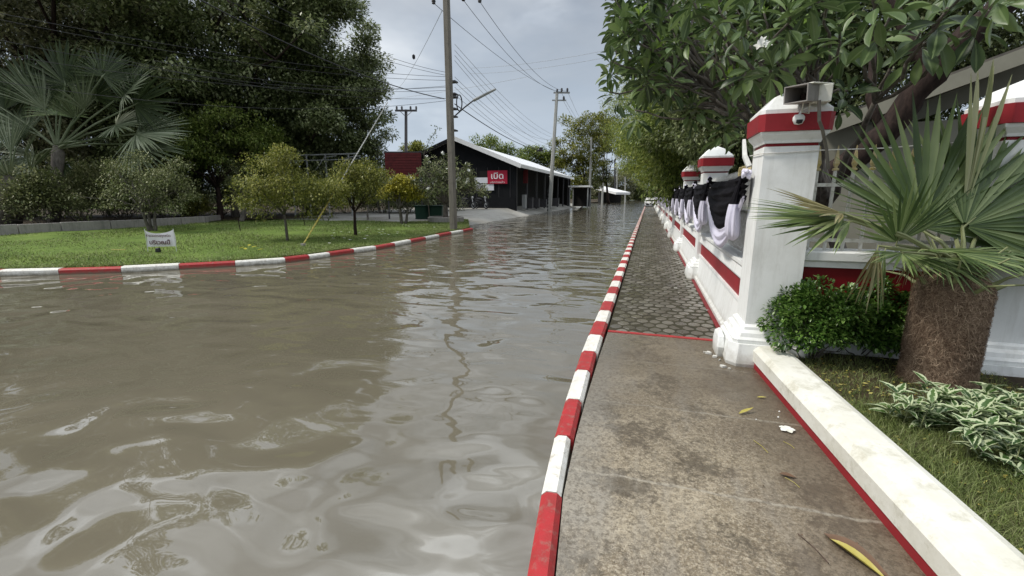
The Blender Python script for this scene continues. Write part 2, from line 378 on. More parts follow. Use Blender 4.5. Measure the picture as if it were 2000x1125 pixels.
# folded leaf, 2 x 4 quads with a midrib
def leaf_tmpl(k=5, fold=.14, curl=.18, wpos=.6):
    vs = []; fs = []; uv = []
    for i in range(k+1):
        t = i/k
        if wpos == 'ob': w = .5*math.sin(math.pi*t**1.5)**.75 if 0 < t < 1 else 0
        else: w = (math.sin(math.pi*min(1, t)**wpos) if 0 < t < 1 else 0)*.5 if wpos else .5
        w = max(w, .02)
        for sgn in (-1, 0, 1): vs.append((sgn*w, t, fold*w*abs(sgn)*2-curl*t*t)); uv.append((.5+.5*sgn, t))
    for i in range(k):
        for c in (0, 1): a = i*3+c; fs.append((a, a+1, a+4, a+3))
    return np.array(vs, float), np.array(fs), np.array(uv, float)
def leaves(name, P, Dr, N, L, W, mat, parent=None, tmpl=T4, smooth=False, loc=None):
    tv, tf = tmpl[0], tmpl[1]; n = len(P); k = len(tv)
    Dr = Dr/(np.linalg.norm(Dr, axis=1)[:, None]+1e-9)
    S = np.cross(Dr, N); S /= np.linalg.norm(S, axis=1)[:, None]+1e-9
    N2 = np.cross(S, Dr)
    L = np.broadcast_to(L, (n,)); W = np.broadcast_to(W, (n,))
    vs = (P[:, None, :] + S[:, None, :]*(tv[None, :, 0:1]*W[:, None, None]) + Dr[:, None, :]*(tv[None, :, 1:2]*L[:, None, None])
          + N2[:, None, :]*(tv[None, :, 2:3]*L[:, None, None])).reshape(-1, 3)
    fs = (tf[None]+(np.arange(n)*k)[:, None, None]).reshape(-1, tf.shape[1])
    uv = np.tile(tmpl[2], (n, 1)) if len(tmpl) > 2 else None
    return mesh_np(name, vs, fs, mat, parent, smooth, uv=uv, loc=loc)
def rdir(rs, n):
    v = rs.normal(size=(n, 3)); return v/np.linalg.norm(v, axis=1)[:, None]
def crown_pts(rs, lobes, csize, per, flat=.6, shell=.45):
    """lobes: (centre, radii, clumps). returns leaf positions, outward dirs, clump centres"""
    P = []; O = []; C = []
    for c, r, k in lobes:
        c = np.asarray(c, float); r = np.asarray(r, float)*np.ones(3)
        d = rdir(rs, k); rr = rs.uniform(shell**3, 1, k)**(1/3.)
        cc = c+d*rr[:, None]*r*rs.uniform(.80, 1.16, (k, 1))
        C.append(cc)
        cs = csize*rs.uniform(.6, 1.35, k)
        nn = np.maximum(6, (per*(cs/csize)**2*rs.uniform(.6, 1.3, k)).astype(int))
        idx = np.repeat(np.arange(k), nn)
        g = rdir(rs, len(idx))*(rs.uniform(0, 1, len(idx))**.45)[:, None]*V(1, 1, flat)
        P.append(cc[idx]+g*cs[idx][:, None]); O.append(d[idx]*.8+g*.8)
    return np.concatenate(P), np.concatenate(O), np.concatenate(C)
def limb(b, p0, p1, r0, r1, rs, n=7, wob=.08, seg=7, sag=0.):
    t = np.linspace(0, 1, seg)[:, None]; L = np.linalg.norm(np.asarray(p1)-p0)
    P = np.asarray(p0)*(1-t)+np.asarray(p1)*t
    P[1:-1] += rs.normal(size=(seg-2, 3))*wob*L/seg*1.5
    P[:, 2] += (np.sin(t[:, 0]*math.pi)*sag*L)
    b.tube(P, np.linspace(r0, r1, seg), n); return P
def tree(name, label, base, lobes, mat, leaf=(.16, .08), csize=.7, per=120, tr=.2, seed=1, barkm='bark', fork=.45, limbs=16, group=None, cat='tree',
         tmpl=T4, shell=.45, flat=.6, droop=.3, trunks=1, trunk_name='trunk'):
    rs = R(seed); base = np.asarray(base, float)
    t = thing(name, label, cat, base, group)
    P, O, C = crown_pts(rs, lobes, csize, per, flat, shell)
    n = len(P); rd = rdir(rs, n)
    Dr = O*.7+rd*.9+V(0, 0, -droop); N = rd*.55+V(0, 0, .8)+O*.45
    L = leaf[0]*rs.uniform(.6, 1.3, n)
    leaves('crown', P, Dr, N, L, L*leaf[1]/leaf[0], mat, t, tmpl)
    b = B(); cc = np.mean([np.asarray(l[0], float) for l in lobes], axis=0)
    hz = (cc[2]-base[2])
    for q in range(trunks):
        a = 2*math.pi*q/max(1, trunks)+.5; off = V(math.cos(a), math.sin(a), 0)*tr*1.5*(trunks > 1)
        fk = base+off+(cc-base)*fork+rs.normal(size=3)*V(.04, .04, 0)*hz+off*2.*(trunks > 1)
        P1 = limb(b, base+off-V(0, 0, .1), fk, tr*1.15, tr*.75, rs, 9, .06, 6)
        sel = rs.choice(len(C), min(limbs, len(C)), replace=False)
        for i in sel:
            m = fk+(C[i]-fk)*.5+V(0, 0, 1)*np.linalg.norm(C[i]-fk)*.06
            Q = limb(b, fk-V(0, 0, .02), C[i], tr*.42, tr*.07, rs, 5, .12, 6, .06)
            for _ in range(2):
                j = rs.randint(2, 5); near = C[np.argsort(np.linalg.norm(C-Q[j], axis=1))[rs.randint(0, 5) % len(C)]]
                limb(b, Q[j], near, tr*.16, tr*.04, rs, 4, .12, 4)
    b.build(trunk_name, M[barkm], t, True)
    return t

def fan(parent, name, org, az, el, pet, rad_, nseg=30, span=230, joined=.45, mat='lf_palm', droop=.12, cup=.12, roll=0, seed=0, pr=.012, tipdroop=.0, petmat='petiole', wmul=1.):
    rs = R(seed+77); org = np.asarray(org, float)
    a, e = rad(az), rad(el)
    d = V(math.cos(e)*math.sin(a), math.cos(e)*math.cos(a), math.sin(e))       # azimuth clockwise from +Y
    s = np.cross(d, V(0, 0, 1)); s /= np.linalg.norm(s)+1e-9; n = np.cross(s, d)
    r = rad(roll); s, n = s*math.cos(r)+n*math.sin(r), -s*math.sin(r)+n*math.cos(r)
    tt = np.linspace(0, 1, 7)[:, None]
    PP = org+d*pet*tt+V(0, 0, -1)*droop*pet*tt**2*.6
    d2 = d+V(0, 0, -droop*.7); d2 /= np.linalg.norm(d2); n = n-d2*(n@d2); n /= np.linalg.norm(n); s = np.cross(d2, n)
    E = PP[-1]
    lf = None
    vs = []; fs = []; K = 8; T = np.array([.03, .12, .28, .45, .6, .75, .9, 1.])
    for i in range(nseg):
        u = (i+.5)/nseg*2-1; an = u*rad(span)/2; da = rad(span)/nseg
        Ls = rad_*(.78+.22*math.cos(an*.9))*rs.uniform(.93, 1.06)
        dr = math.cos(an)*d2+math.sin(an)*s; sd = -math.sin(an)*d2+math.cos(an)*s
        jn = joined*(1-.25*abs(u))*rs.uniform(.9, 1.1); bend = rs.normal()*.05; dp = tipdroop*rs.uniform(.5, 1.5)*(1.6 if rs.rand() < .12 else 1)
        b0 = len(vs)
        for t in T:
            hw = math.tan(da/2)*Ls*t*wmul if t <= jn else math.tan(da/2)*Ls*jn*max(0, (1-t)/(1-jn))**.85*wmul*1.04
            hw = max(hw, .0008)
            c = E+dr*Ls*t+n*(cup*Ls*(abs(math.sin(an))*.55*t-.25*t*t))+sd*bend*Ls*t*t+V(0, 0, -1)*dp*Ls*t**3
            vs += [c-sd*hw, c-n*hw*.7, c+sd*hw]
        for k in range(K-1):
            for c in (0, 1): q = b0+k*3+c; fs.append((q, q+1, q+4, q+3))
    o = mesh_np(name, vs, np.array(fs), M[mat], parent)
    bb = B().tube(PP, np.linspace(pr*1.5, pr*.7, 7), 6); pt = bb.build('petiole', M[petmat], o)
    return o

def fan_v(parent, hub, crown, sx_, sz_, fwd, R0, span, mat, seed, tilt=0., nseg=40, cup=.18, joined=.6, pr=1., td=.06, petmat='lf_silver'):
    """fan whose petiole runs crown -> hub; blade direction given in the palm's own frame (right, up, away)"""
    d = R_*sx_+V(0, 0, 1)*sz_+H_*fwd; d /= np.linalg.norm(d); el = math.degrees(math.asin(d[2])); az = math.degrees(math.atan2(d[0], d[1]))
    s_ = np.cross(d, V(0, 0, 1)); s_ /= np.linalg.norm(s_); n_ = np.cross(s_, d)
    want = -H_*math.cos(rad(tilt))+V(0, 0, 1)*math.sin(rad(tilt)); want = want-d*(want@d)
    ro = math.degrees(math.atan2(-(want@s_), want@n_))
    o = fan(parent, 'leaf', hub, az, el, .02, R0, nseg, span, joined, mat, .0, cup, ro, seed, .0006, td, petmat=petmat)
    m_ = (crown+hub)/2+V(0, 0, .12*pr); B().tube([crown, m_, hub, hub+d*R0*.12], [.06*pr, .04*pr, .03*pr, .012*pr], 6).build('petiole', M[petmat], o); return o

def grass(name, P, hgt, wid, mat, rs, label=None, lean=.5, cat='grass'):
    n = len(P); a = rs.uniform(0, 2*math.pi, n); s = np.stack([np.cos(a), np.sin(a), np.zeros(n)], 1)
    ln = rdir(rs, n)*V(1, 1, 0)*lean; h = hgt*rs.uniform(.45, 1.3, n)
    w = (wid*rs.uniform(.6, 1.3, n))[:, None]
    m1 = P+(ln*.35+V(0, 0, .6))*h[:, None]; tp = P+(ln+V(0, 0, 1)-V(0, 0, .35)*rs.rand(n, 1))*h[:, None]
    vs = np.stack([P-s*w, P+s*w, m1+s*w*.7, m1-s*w*.7, tp+s*w*.1, tp-s*w*.1], 1).reshape(-1, 3)
    b = (np.arange(n)*6)[:, None]
    fs = np.concatenate([b+[0, 1, 2, 3], b+[3, 2, 4, 5]])
    o = mesh_np(name, vs, fs, mat); return tag(o, label, cat, None, 'stuff')

# ================================================================ SETTING
def sheet(name, poly, z, mat):
    o = mesh_np(name, [(x, y, z) for x, y in poly], [tuple(range(len(poly)))], mat); return tag(o, kind='structure')
sheet('ground', [(-1500, -200), (1500, -200), (1500, 2500), (-1500, 2500)], -.35, M['ground'])
sheet('water', [(-60, -25), (.2, -25), (.2, 500), (-60, 500)], 0., M['water'])

# left kerb line
LK = [(-430, 549), (-330, 547), (-220, 545), (-105, 543), (0, 540), (115, 537), (237, 533), (350, 527), (460, 521), (558, 514), (605, 508), (645, 502), (692, 495), (735, 489), (772, 482), (803, 475.5), (832, 469.5), (858, 464), (882, 459), (905, 454.5), (924, 450.5)]
LKW = np.array([G(x, y, 0)[:2] for x, y in LK])
LKW = LKW[:, :]
kt = thing('kerb', 'red and white painted kerb curving round the corner of the lawn at the water edge', 'kerb', (LKW[8][0], LKW[8][1], 0))
nrm = np.gradient(LKW, axis=0); nrm = np.stack([-nrm[:, 1], nrm[:, 0]], 1); nrm /= np.linalg.norm(nrm, axis=1)[:, None]
def kerb_block(a, b, na, nb, w, z0, z1, red, parent, bev=.02, name='kerb_block', sides=1):
    prof = [(0, z0), (-.0, z1-bev), (bev, z1), (w-bev, z1), (w, z1-bev), (w, z0)]
    d = (b-a)/np.linalg.norm(b-a)*.004
    vs = []
    for p, nn, dd in ((a, na, d), (b, nb, -d)):
        for o_, z in prof: q = p+nn*o_+dd; vs.append((q[0], q[1], z))
    n = 6; fs = [(i, i+1, n+i+1, n+i) for i in range(n-1)]+[tuple(range(n-1, -1, -1)), tuple(range(n, 2*n))]
    return mesh_np(name, vs, fs, M['kerbred'] if red else M['kerbwhite'], parent)
for i in range(len(LKW)-1):
    kerb_block(LKW[i], LKW[i+1], nrm[i], nrm[i+1], .2, -.3, .13+.006*math.sin(i*2.3), i % 2 == (1 if True else 0), kt, .03)
# lawn sheet: grid clipped by mapping kerb line to back line
inner = LKW+nrm*.19
back = np.array([[-120+i*0, 60] for i in range(len(inner))], float)
bx = np.linspace(-130, -14.0, len(inner)); by = np.linspace(70, 34., len(inner))
rsl = R(5)
def lawnz(x, y, t): return .125+.10*np.minimum(1, t*6)+.02*np.sin(x*1.3+y*.7)+.015*np.sin(y*2.1-x*.4)
rows = []; TT = np.concatenate([[0, .004, .012, .03], np.linspace(.06, 1, 14)])
for t in TT:
    x = inner[:, 0]*(1-t)+bx*t; y = inner[:, 1]*(1-t)+by*t
    rows.append(np.stack([x, y, lawnz(x, y, t)*(1 if t > 0 else 0)+(.11 if t == 0 else 0)], 1))
n0 = len(inner); vv = np.concatenate(rows)
ff = [(r*n0+i, r*n0+i+1, (r+1)*n0+i+1, (r+1)*n0+i) for r in range(len(TT)-1) for i in range(n0-1)]
tag(mesh_np('lawn', vv, ff, M['lawn'], None, True), kind='structure')
def lawn_h(x, y): return .225
# earth bank and land far left / behind
sheet('terrain', [(-200, 33), (-14, 33.5), (-13.6, 38), (-13, 500), (-600, 500), (-600, 33)], .19, M['soil'])
# forecourt: slopes from the water edge up to the shed
fy = [20.2, 21.7, 25, 32.9, 38.6, 48, 64.8, 76]; fx = [-8.5, -9.35, -9.6, -9.9, -10.0, -10.1, -10.3, -10.5]
fv = []
for x, y in zip(fx, fy):
    for k in range(7):
        t = k/6; hgt = np.interp(y, [20, 27, 38, 80], [.12, .3, .6, .5])
        xx = x+(-22-x)*t; yb = y + (0 if y > 25 else (22.6-y)*min(1, t*3))
        fv.append((xx, yb, -.03+(hgt+.03)*min(1, t*7.5)))
tag(mesh_np('forecourt', fv, [(r*7+i, (r+1)*7+i, (r+1)*7+i+1, r*7+i+1) for r in range(len(fx)-1) for i in range(6)], M['forecourt'], None, True), kind='structure')

# sidewalk: slab + pavers
SWZ = .10
edge_in = [(-.26, -3), (-.25, 0.8), (-.27, 1.5), (-.335, 2.04), (-.36, 2.6), (-.37, 3.2), (-.37, 4.2), (-.36, 5.0)]
b = B(); poly = edge_in+[(1.2, 5.0), (1.3, -3)]; b.prism(poly, -.3, SWZ); tag(b.build('sidewalk', M['concrete']), kind='structure')
b = B(); b.box((.44, 42.6, -.103), (1.6, 75, .4)); o = tag(b.build('paver_bedding', M['moss']), kind='structure')
rs = R(3); vs = []; fs = []
pw, pl = .15, .22; r_ = 0; yv = 5.1
while yv < 78:
    off = (pw/2 if r_ % 2 else 0)
    xk = -.36+off*1.0-pw/2
    while xk < 1.0:
        cx, cy = xk+pw/2, yv; g = .006; z = SWZ+rs.uniform(-.003, .004); tx, ty = rs.uniform(-.003, .003, 2)
        if cx > -.33:
            hx, hy = pw/2-g, pl*.5
            pts = [(-hx, -hy*.35), (0, -hy*.95+g), (hx, -hy*.35), (hx, hy*.35), (0, hy*.95-g), (-hx, hy*.35)]
            # scalloped outline
            ring = [(-hx, -hy*.3), (-hx*.6, -hy*.72+g), (0, -hy*.9+g), (hx*.6, -hy*.72+g), (hx, -hy*.3), (hx*.94, hy*.15), (hx*.55, hy*.5), (0, hy*.72-g), (-hx*.55, hy*.5), (-hx*.94, hy*.15)]
            n = len(ring); k = len(vs)
            vs += [(cx+a*1., cy+b_, z-.02) for a, b_ in ring]+[(cx+a, cy+b_, z-.004) for a, b_ in ring]+[(cx+a*.9, cy+b_*.92, z+a*tx*10+b_*ty*10) for a, b_ in ring]
            for j in range(n):
                j2 = (j+1) % n; fs.append((k+j, k+j2, k+n+j2, k+n+j)); fs.append((k+n+j, k+n+j2, k+2*n+j2, k+2*n+j))
            fs.append(tuple(k+2*n+j for j in range(n)))
        xk += pw
    yv += pl*.8; r_ += 1
tag(mesh_np('pavement', vs, fs, M['paver']), kind='structure')
b = B(); b.box((.22, 5.03, .098), (1.16, .06, .018), rad(-1)); tag(b.build('painted_edge_line', M['kerbred']), kind='structure')
b = B(); b.box((.875, 14, .088), (.05, 18, .045)); tag(b.build('painted_wall_foot', M['darkred']), kind='structure')

# right kerb
ok = [(-.41, .6), (-.385, 1.0), (-.38, 1.45), (-.445, 2.01), (-.49, 2.58), (-.515, 3.12), (-.535, 3.72), (-.55, 4.23)]
ikx = [-.245, -.25, -.27, -.34, -.365, -.38, -.385, -.385]
pts = [V(a, b_) for a, b_ in ok]; ins = [V(c, p[1]+.01) for c, p in zip(ikx, ok)]
yk = 4.23; cols = [1, 1, 1, 0, 1, 0, 1]
while yk < 76:
    yk += .56; pts.append(V(-.555, yk)); ins.append(V(-.385, yk))
kr = thing('kerb', 'narrow kerb of red and white painted blocks along the flooded road edge of the sidewalk', 'kerb', (-.45, 1.5, 0))
NP = 90
for i in range(len(pts)-1):
    w = np.linalg.norm(ins[i]-pts[i]); nn = (ins[i]-pts[i])/w; nb = (ins[i+1]-pts[i+1])/np.linalg.norm(ins[i+1]-pts[i+1])
    red = (i < 3) or (i % 2 == 0)
    if i < NP: kerb_block(pts[i], pts[i+1], nn, nb, w*.97, -.3, .125, red, kr, .025)
b = B()
for i in range(NP, len(pts)-1):
    a, c = pts[i], pts[i+1]; b.box(((a[0]+.085), (a[1]+c[1])/2, -.0875), (.165, .55, .425), 0, 1 if i % 2 else 0)
o = b.build('kerb_block', [M['kerbred'], M['kerbwhite']], kr); tag(o, kind='stuff')

# garden ground at right, land behind the fence
b = B(); b.prism([(1.2, 4.4), (1.36, 1.5), (1.5, -3), (9, -3), (9, 4.55), (1.3, 4.55)], -.3, .235); tag(b.build('garden_ground', M['soil']), kind='structure')
sheet('courtyard', [(1.0, 4.9), (1500, 4.9), (1500, 500), (1.0, 500)], .07, M['soil'])

# ================================================================ FENCE ALONG THE SIDEWALK
def make_pillar(x, y, hw, label, name='gate_pillar', group=None, k=1.):
    t = thing(name, label, 'pillar', (x, y, .08), group)
    s = hw/.205
    B().sq((x, y), [(.345*s, .08), (.355*s, .13), (.335*s, .31)], cham=.22).build('plinth', M['white'], t)
    B().sq((x, y), [(.305*s, .312), (.31*s, .345), (.285*s, .365), (.275*s, .40), (.245*s, .425), (.24*s, .45), (.208*s, .47)], cham=.12).build('base_moulding', M['white'], t)
    B().sq((x, y), [(hw, .472), (hw, 2.035)]).build('shaft', M['white'], t)
    B().sq((x, y), [(hw*.96, 2.036), (hw*.96, 2.06)]).build('neck_line', M['darkred'], t)
    B().sq((x, y), [(hw*1.02, 2.061), (hw*1.05, 2.085), (hw*1.2, 2.125), (hw*1.24, 2.15)]).build('cornice', M['white'], t)
    B().sq((x, y), [(hw*1.33, 2.152), (hw*1.36, 2.29)], cham=.16).build('cap_band', M['red'], t)
    B().sq((x, y), [(hw*1.27, 2.292), (hw*1.27, 2.325), (hw*.75, 2.44), (.02, 2.51)], cham=.1).build('cap_roof', M['white'], t)
    return t
PX, PY0, SP = 1.125, 4.62, 4.5
ordn = ['nearest', 'second', 'third', 'fourth', 'fifth', 'sixth', 'seventh', 'eighth', 'ninth', 'tenth', 'eleventh', 'twelfth', 'thirteenth', 'fourteenth', 'fifteenth', 'sixteenth']
gp = 'white pillars with red banded caps along the sidewalk fence'
p0 = make_pillar(PX, PY0, .205, 'tall white pillar with red cap band at the end of the fence, carrying the camera housing', group=gp)
NPIL = 15
for i in range(1, NPIL):
    c = copy_tree(p0); c.location.y = PY0+SP*i
    c['label'] = f'white pillar with red cap band, {ordn[i]} from the camera in the row beside the paved sidewalk'
rp = make_pillar(2.755, 4.63, .21, 'white pillar with red cap band behind the fan palm at the right edge', 'gate_pillar')

def side_panel(i):
    y0, y1 = PY0+SP*i+.206, PY0+SP*(i+1)-.206
    t = thing('fence_panel', 'white and red dwarf wall with white iron railing between the nearest and second pillars' if i == 0 else
              f'red banded dwarf wall and railing between the {ordn[i]} and {ordn[i+1]} pillars', 'fence', (1.1, (y0+y1)/2, .08), 'fence panels beside the sidewalk')
    def ext(prof, name, mat, parent=t):
        n = len(prof); vs = [(a, y0, z) for a, z in prof]+[(a, y1, z) for a, z in prof]
        fs = [(j, n+j, n+(j+1) % n, (j+1) % n) for j in range(n)]+[tuple(range(n)), tuple(range(2*n-1, n-1, -1))]
        return mesh_np(name, vs, fs, M[mat], parent)
    ext([(.90, -.1), (.90, .15), (.93, .18), (.975, .52), (.96, .54), (.96, .575), (1.25, .575), (1.25, -.1)], 'plinth', 'white')
    ext([(.985, .577), (.985, .778), (1.22, .778), (1.22, .577)], 'red_band', 'red')
    ext([(.965, .78), (.955, .80), (.97, .90), (.95, .93), (.95, .965), (1.24, .965), (1.24, .78)], 'coping', 'white')
    b = B()
    for z in (1.01, 1.45, 1.82): b.box((1.09, (y0+y1)/2, z), (.03, y1-y0, .03))
    for s in (y0+.03, y1-.03): b.box((1.05, s, 1.42), (.12, .055, .9))
    n = int((y1-y0)/.095)
    for j in range(1, n): b.box((1.09, y0+(y1-y0)*j/n, 1.44), (.016, .016, .92))
    g = b
    for j in range(1, n): g.sq((1.09, y0+(y1-y0)*j/n), [(.014, 1.84), (.006, 1.85), (.014, 1.87), (.01, 1.90), (.002, 1.94)])
    g.build('railing', M['iron'], t)
    if i == 0:
        g2 = B()   # low gilt ornament showing over the cloth
        for j in range(9):
            yy = 5.35+j*.07; g2.tube([(1.0, yy+.05*math.cos(a), 1.90+.05*math.sin(a)) for a in np.linspace(0, 2*math.pi, 9)], .009, 5)
        g2.build('gilt_scrollwork', M['gold'], t)
    return t
sp0 = side_panel(0)
sp1 = side_panel(1)
for i in range(2, NPIL-1):
    c = copy_tree(sp1); c.location.y += SP*(i-1); c['label'] = f'red banded dwarf wall between the {ordn[i]} and {ordn[i+1]} pillars'

def front_panel(x0, x1, label):
    y = 4.64; t = thing('fence_panel', label, 'fence', ((x0+x1)/2, y, .08)); xc = (x0+x1)/2; w = x1-x0
    B().box((xc, y, .28), (w, .30, .48)).build('plinth', M['white'], t)
    B().box((xc, y, .765), (w, .24, .486)).build('red_band', M['darkred'], t)
    b = B().box((xc, y, 1.035), (w, .29, .05)).box((xc, y, 1.107), (w, .33, .09), 0, 0, .012); b.build('coping', M['white'], t)
    b = B()
    for z in (1.24, 1.72): b.box((xc, y-.01, z), (w, .025, .03))
    b.build('rail', M['iron'], t)
    n = int(w/.135)
    for j in range(n):
        xx = x0+.07+j*.135
        bb = B().box((xx, y-.01, 1.495), (.022, .022, .69)).build('bar', M['iron'], t)
        B().sq((xx, y-.01), [(.02, 1.842), (.02, 1.856), (.009, 1.866), (.019, 1.90), (.012, 1.96), (.002, 2.05)]).build('spearhead', M['gold'], bb)
    return t
front_panel(1.332, 2.542, 'white railing with gold spear tips on a dark red wall, behind the fan palm')
front_panel(2.968, 4.6, 'dark red wall with white railing right of the second front pillar at the right edge')
# slack white cable across the pillar and railing
b = B(); b.tube([(.905, 4.9, 2.0), (.905, 4.5, 1.985), (.91, 4.405, 1.98), (1.12, 4.403, 1.985), (1.34, 4.40, 1.995), (1.8, 4.42, 2.0), (2.28, 4.40, 2.03)], .0045, 6)
tag(b.build('cable', M['iron']), 'thin white cable stretched round the nearest pillar and above the spear tips', 'cable')

# mourning cloth
def swag(i, y0, y1, zt, depth):
    rs = R(100+i); nu, nv = 40, 34; L = y1-y0
    lab = f'black cloth swag with pale border hung on the fence, {ordn[i]} from the camera' if i < 16 else 'small far black and white cloth swag hung on the fence beyond the fifteenth'
    t = thing('cloth_swag', lab, 'drapery', (.9, (y0+y1)/2, zt), 'black and white mourning swags along the fence')
    u = np.linspace(0, 1, nu+1)[:, None]; v = np.linspace(0, 1, nv+1)[None, :]
    y = y0+u*L; prof = np.sin(np.pi*(.06+.88*u))**.75
    top = zt-.035*np.sin(np.pi*u)
    bot = top-.10-depth*prof
    z = top+(bot-top)*v
    ph = rs.uniform(0, 6); cat = (v**1.15*(1+.12*np.sin(3*u+ph))*6.2+.5*np.sin(v*5+ph)*np.sin(u*4+ph)+.55*np.sin(u*np.pi))
    fold = .019*np.sin(cat*2*np.pi*.8+ph)*np.sin(np.pi*np.clip(v*1.02+.02, 0, 1))**.4+.008*np.sin(cat*13+ph*2+u*9)
    gx = .035*np.sin(u*np.pi*9+ph)*(1-v)**2*.5
    x = .875-.075*np.sin(np.pi*np.clip(v, 0, 1)*.9)*prof-fold-gx
    P = np.stack([x+0*y, y+0*v+.012*np.sin(cat*6), z], -1)
    idx = np.arange((nu+1)*(nv+1)).reshape(nu+1, nv+1)
    fs = np.stack([idx[:-1, :-1], idx[1:, :-1], idx[1:, 1:], idx[:-1, 1:]], -1).reshape(-1, 4)
    mesh_np('black_swag', P.reshape(-1, 3), fs, M['blackcloth'], t, True)
    # pale border hanging below the black
    v2 = np.linspace(0, 1, 15)[None, :]; ub = bot[:, -1:] if bot.shape[1] > 1 else bot
    wd = .035+.17*np.sin(np.pi*(.02+.96*u))**1.2*(1+.25*(1-u))
    z2 = ub+.03-wd*v2; x2 = .868-.075*prof*.33+(-.012*np.sin(v2*15+u*4)-.006*np.sin(v2*37))*1.-.02*np.sin(np.pi*v2)
    Q = np.stack([x2+0*z2, y+0*v2, z2], -1); idx = np.arange((nu+1)*15).reshape(nu+1, 15)
    fs = np.stack([idx[:-1, :-1], idx[1:, :-1], idx[1:, 1:], idx[:-1, 1:]], -1).reshape(-1, 4)
    mesh_np('white_border', Q.reshape(-1, 3), fs, M['whitecloth'], t, True)
    # gathered pale tail at the near end, black rosette tie at both
    nn = 36; zs = np.linspace(0, 1, 20); vs = []; fs = []
    for k, q in enumerate(zs):
        r = .02+.135*math.sin(math.pi*min(q*.62, 1))**1.3*(1 if q < .93 else (1-q)/.07*.9+.1)
        for j in range(nn):
            a = 2*math.pi*j/nn; rr = r*(1+.16*math.sin(a*9+ph+q*2)+.07*math.sin(a*17))
            vs.append((.845+.38*rr*math.cos(a)-.03*math.sin(q*3), y0+.16+.22*q*(1-.3*q)+rr*math.sin(a), zt-.03-.66*depth/.5*q*.95))
    for k in range(19):
        for j in range(nn): fs.append((k*nn+j, k*nn+(j+1) % nn, (k+1)*nn+(j+1) % nn, (k+1)*nn+j))
    fs.append(tuple(19*nn+j for j in range(nn)))
    # upper 45% of the tail is black, the lower part pale
    cut = 8
    up = [f for f in fs if max(f) < (cut+1)*nn]; lo = [f for f in fs if max(f) >= (cut+1)*nn]
    mesh_np('black_tail', vs, up, M['blackcloth'], t, True); mesh_np('white_tail', vs, lo, M['whitecloth'], t, True)
    for s, yy in enumerate((y0, y1)):
        bb = B()
        for _ in range(7):
            d = rdir(rs, 1)[0]; bb.tube([(.86, yy, zt), V(.85, yy, zt)+d*V(.03, .05, .05), V(.85, yy, zt)+d*V(.045, .085, .08)+V(0, 0, -.015)], [.012, .024, .006], 6)
        bb.build('tie_bow', M['blackcloth' if s else 'whitecloth'], t, True)
sy = 4.86; k = 0; ends = [4.67, 7.3, 9.55, 11.8]
while ends[-1] < 60: ends.append(ends[-1]+2.25)
for k in range(len(ends)-1): swag(k, ends[k]+.02, ends[k+1]-.02, 1.86 if k else 1.84, .52 if k else .5)
b = B().box((.83, 5.0, 2.02), (.02, .045, .22)); 
b = B(); b.tube([(.9, 4.86, 1.9), (.86, 4.9, 2.0), (.86, 5.02, 2.16)], [.03, .028, .02], 4); tag(b.build('cloth_strip', M['white']), 'white folded cloth strip tied behind the nearest pillar', 'cloth')

# flood lamp style camera housing on a post beside the nearest pillar
c = PY(1588, 184, 4.28)
t = thing('security_camera', 'beige box camera housing open at the front above the nearest pillar', 'camera', (c[0]+.12, 4.36, 1.9))
B().tube([PY(1618, 330, 4.44), PY(1614, 290, 4.40), PY(1606, 252, 4.28), PY(1600, 236, 4.21), PY(1600, 196, 4.21)], .013, 8).build('post', M['pole'], t)
def rbox(name, cc, dims, mat, parent, yaw=-25, pitch=-6, open_front=False):
    b = B(); x, y, z = dims; w = .008
    if open_front:
        b.box((0, 0, z/2), (x, y, w)); b.box((0, 0, -z/2), (x, y, w)); b.box((-x/2+w/2, 0, 0), (w, y, z-w*1.1)); b.box((x/2-w/2, 0, 0), (w, y, z-w*1.1)); b.box((0, y/2-w/2, 0), (x-2.2*w, w, z-1.2*w))
    else: b.box((0, 0, 0), dims, 0, 0, .006)
    a, e = rad(yaw), rad(pitch)
    b.v = [(cc[0]+p[0]*math.cos(a)-(p[1]*math.cos(e)-p[2]*math.sin(e))*math.sin(a), cc[1]+p[0]*math.sin(a)+(p[1]*math.cos(e)-p[2]*math.sin(e))*math.cos(a), cc[2]+p[1]*math.sin(e)+p[2]*math.cos(e)) for p in b.v]
    return b.build(name, mat, parent)
hc = V(c[0]-.06, 4.26, c[2])
rbox('housing', hc, (.175, .30, .12), M['border'], t, -40, 6, True)
rbox('sun_hood', hc+V(.045, .03, .069), (.185, .34, .012), M['cream'], t, -40, 6)
rbox('lens_unit', hc+V(.03, .06, -.012), (.05, .10, .05), M['bark'], t, -40, 6)
rbox('rear_box', hc+V(.125, .05, .0), (.12, .18, .13), M['cream'], t, -8, 4)
B().tube([hc+V(.0, .02, -.06), hc+V(.0, .03, -.13), hc+V(.05, .03, -.14), hc+V(.05, .03, -.06)], .006, 6).build('bracket', M['cream'], t)
q = PY(1560, 232, 4.3)
t = thing('dome_camera', 'small white round camera with a bracket on the red cap band of the nearest pillar', 'camera', q)
B().lathe(q, [(.005, -.045), (.03, -.038), (.043, -.01), (.043, .012), (.03, .03), (.01, .034)], 14).build('dome', M['white'], t, True)
B().lathe(q+V(0, -.02, -.012), [(.004, -.03), (.022, -.024), (.028, 0)], 12).build('lens', M['black'], t, True)
B().tube([q+V(0, 0, .03), q+V(.02, 0, .07), q+V(.07, .02, .09), q+V(.1, .03, .085)], .009, 6).build('arm', M['white'], t)

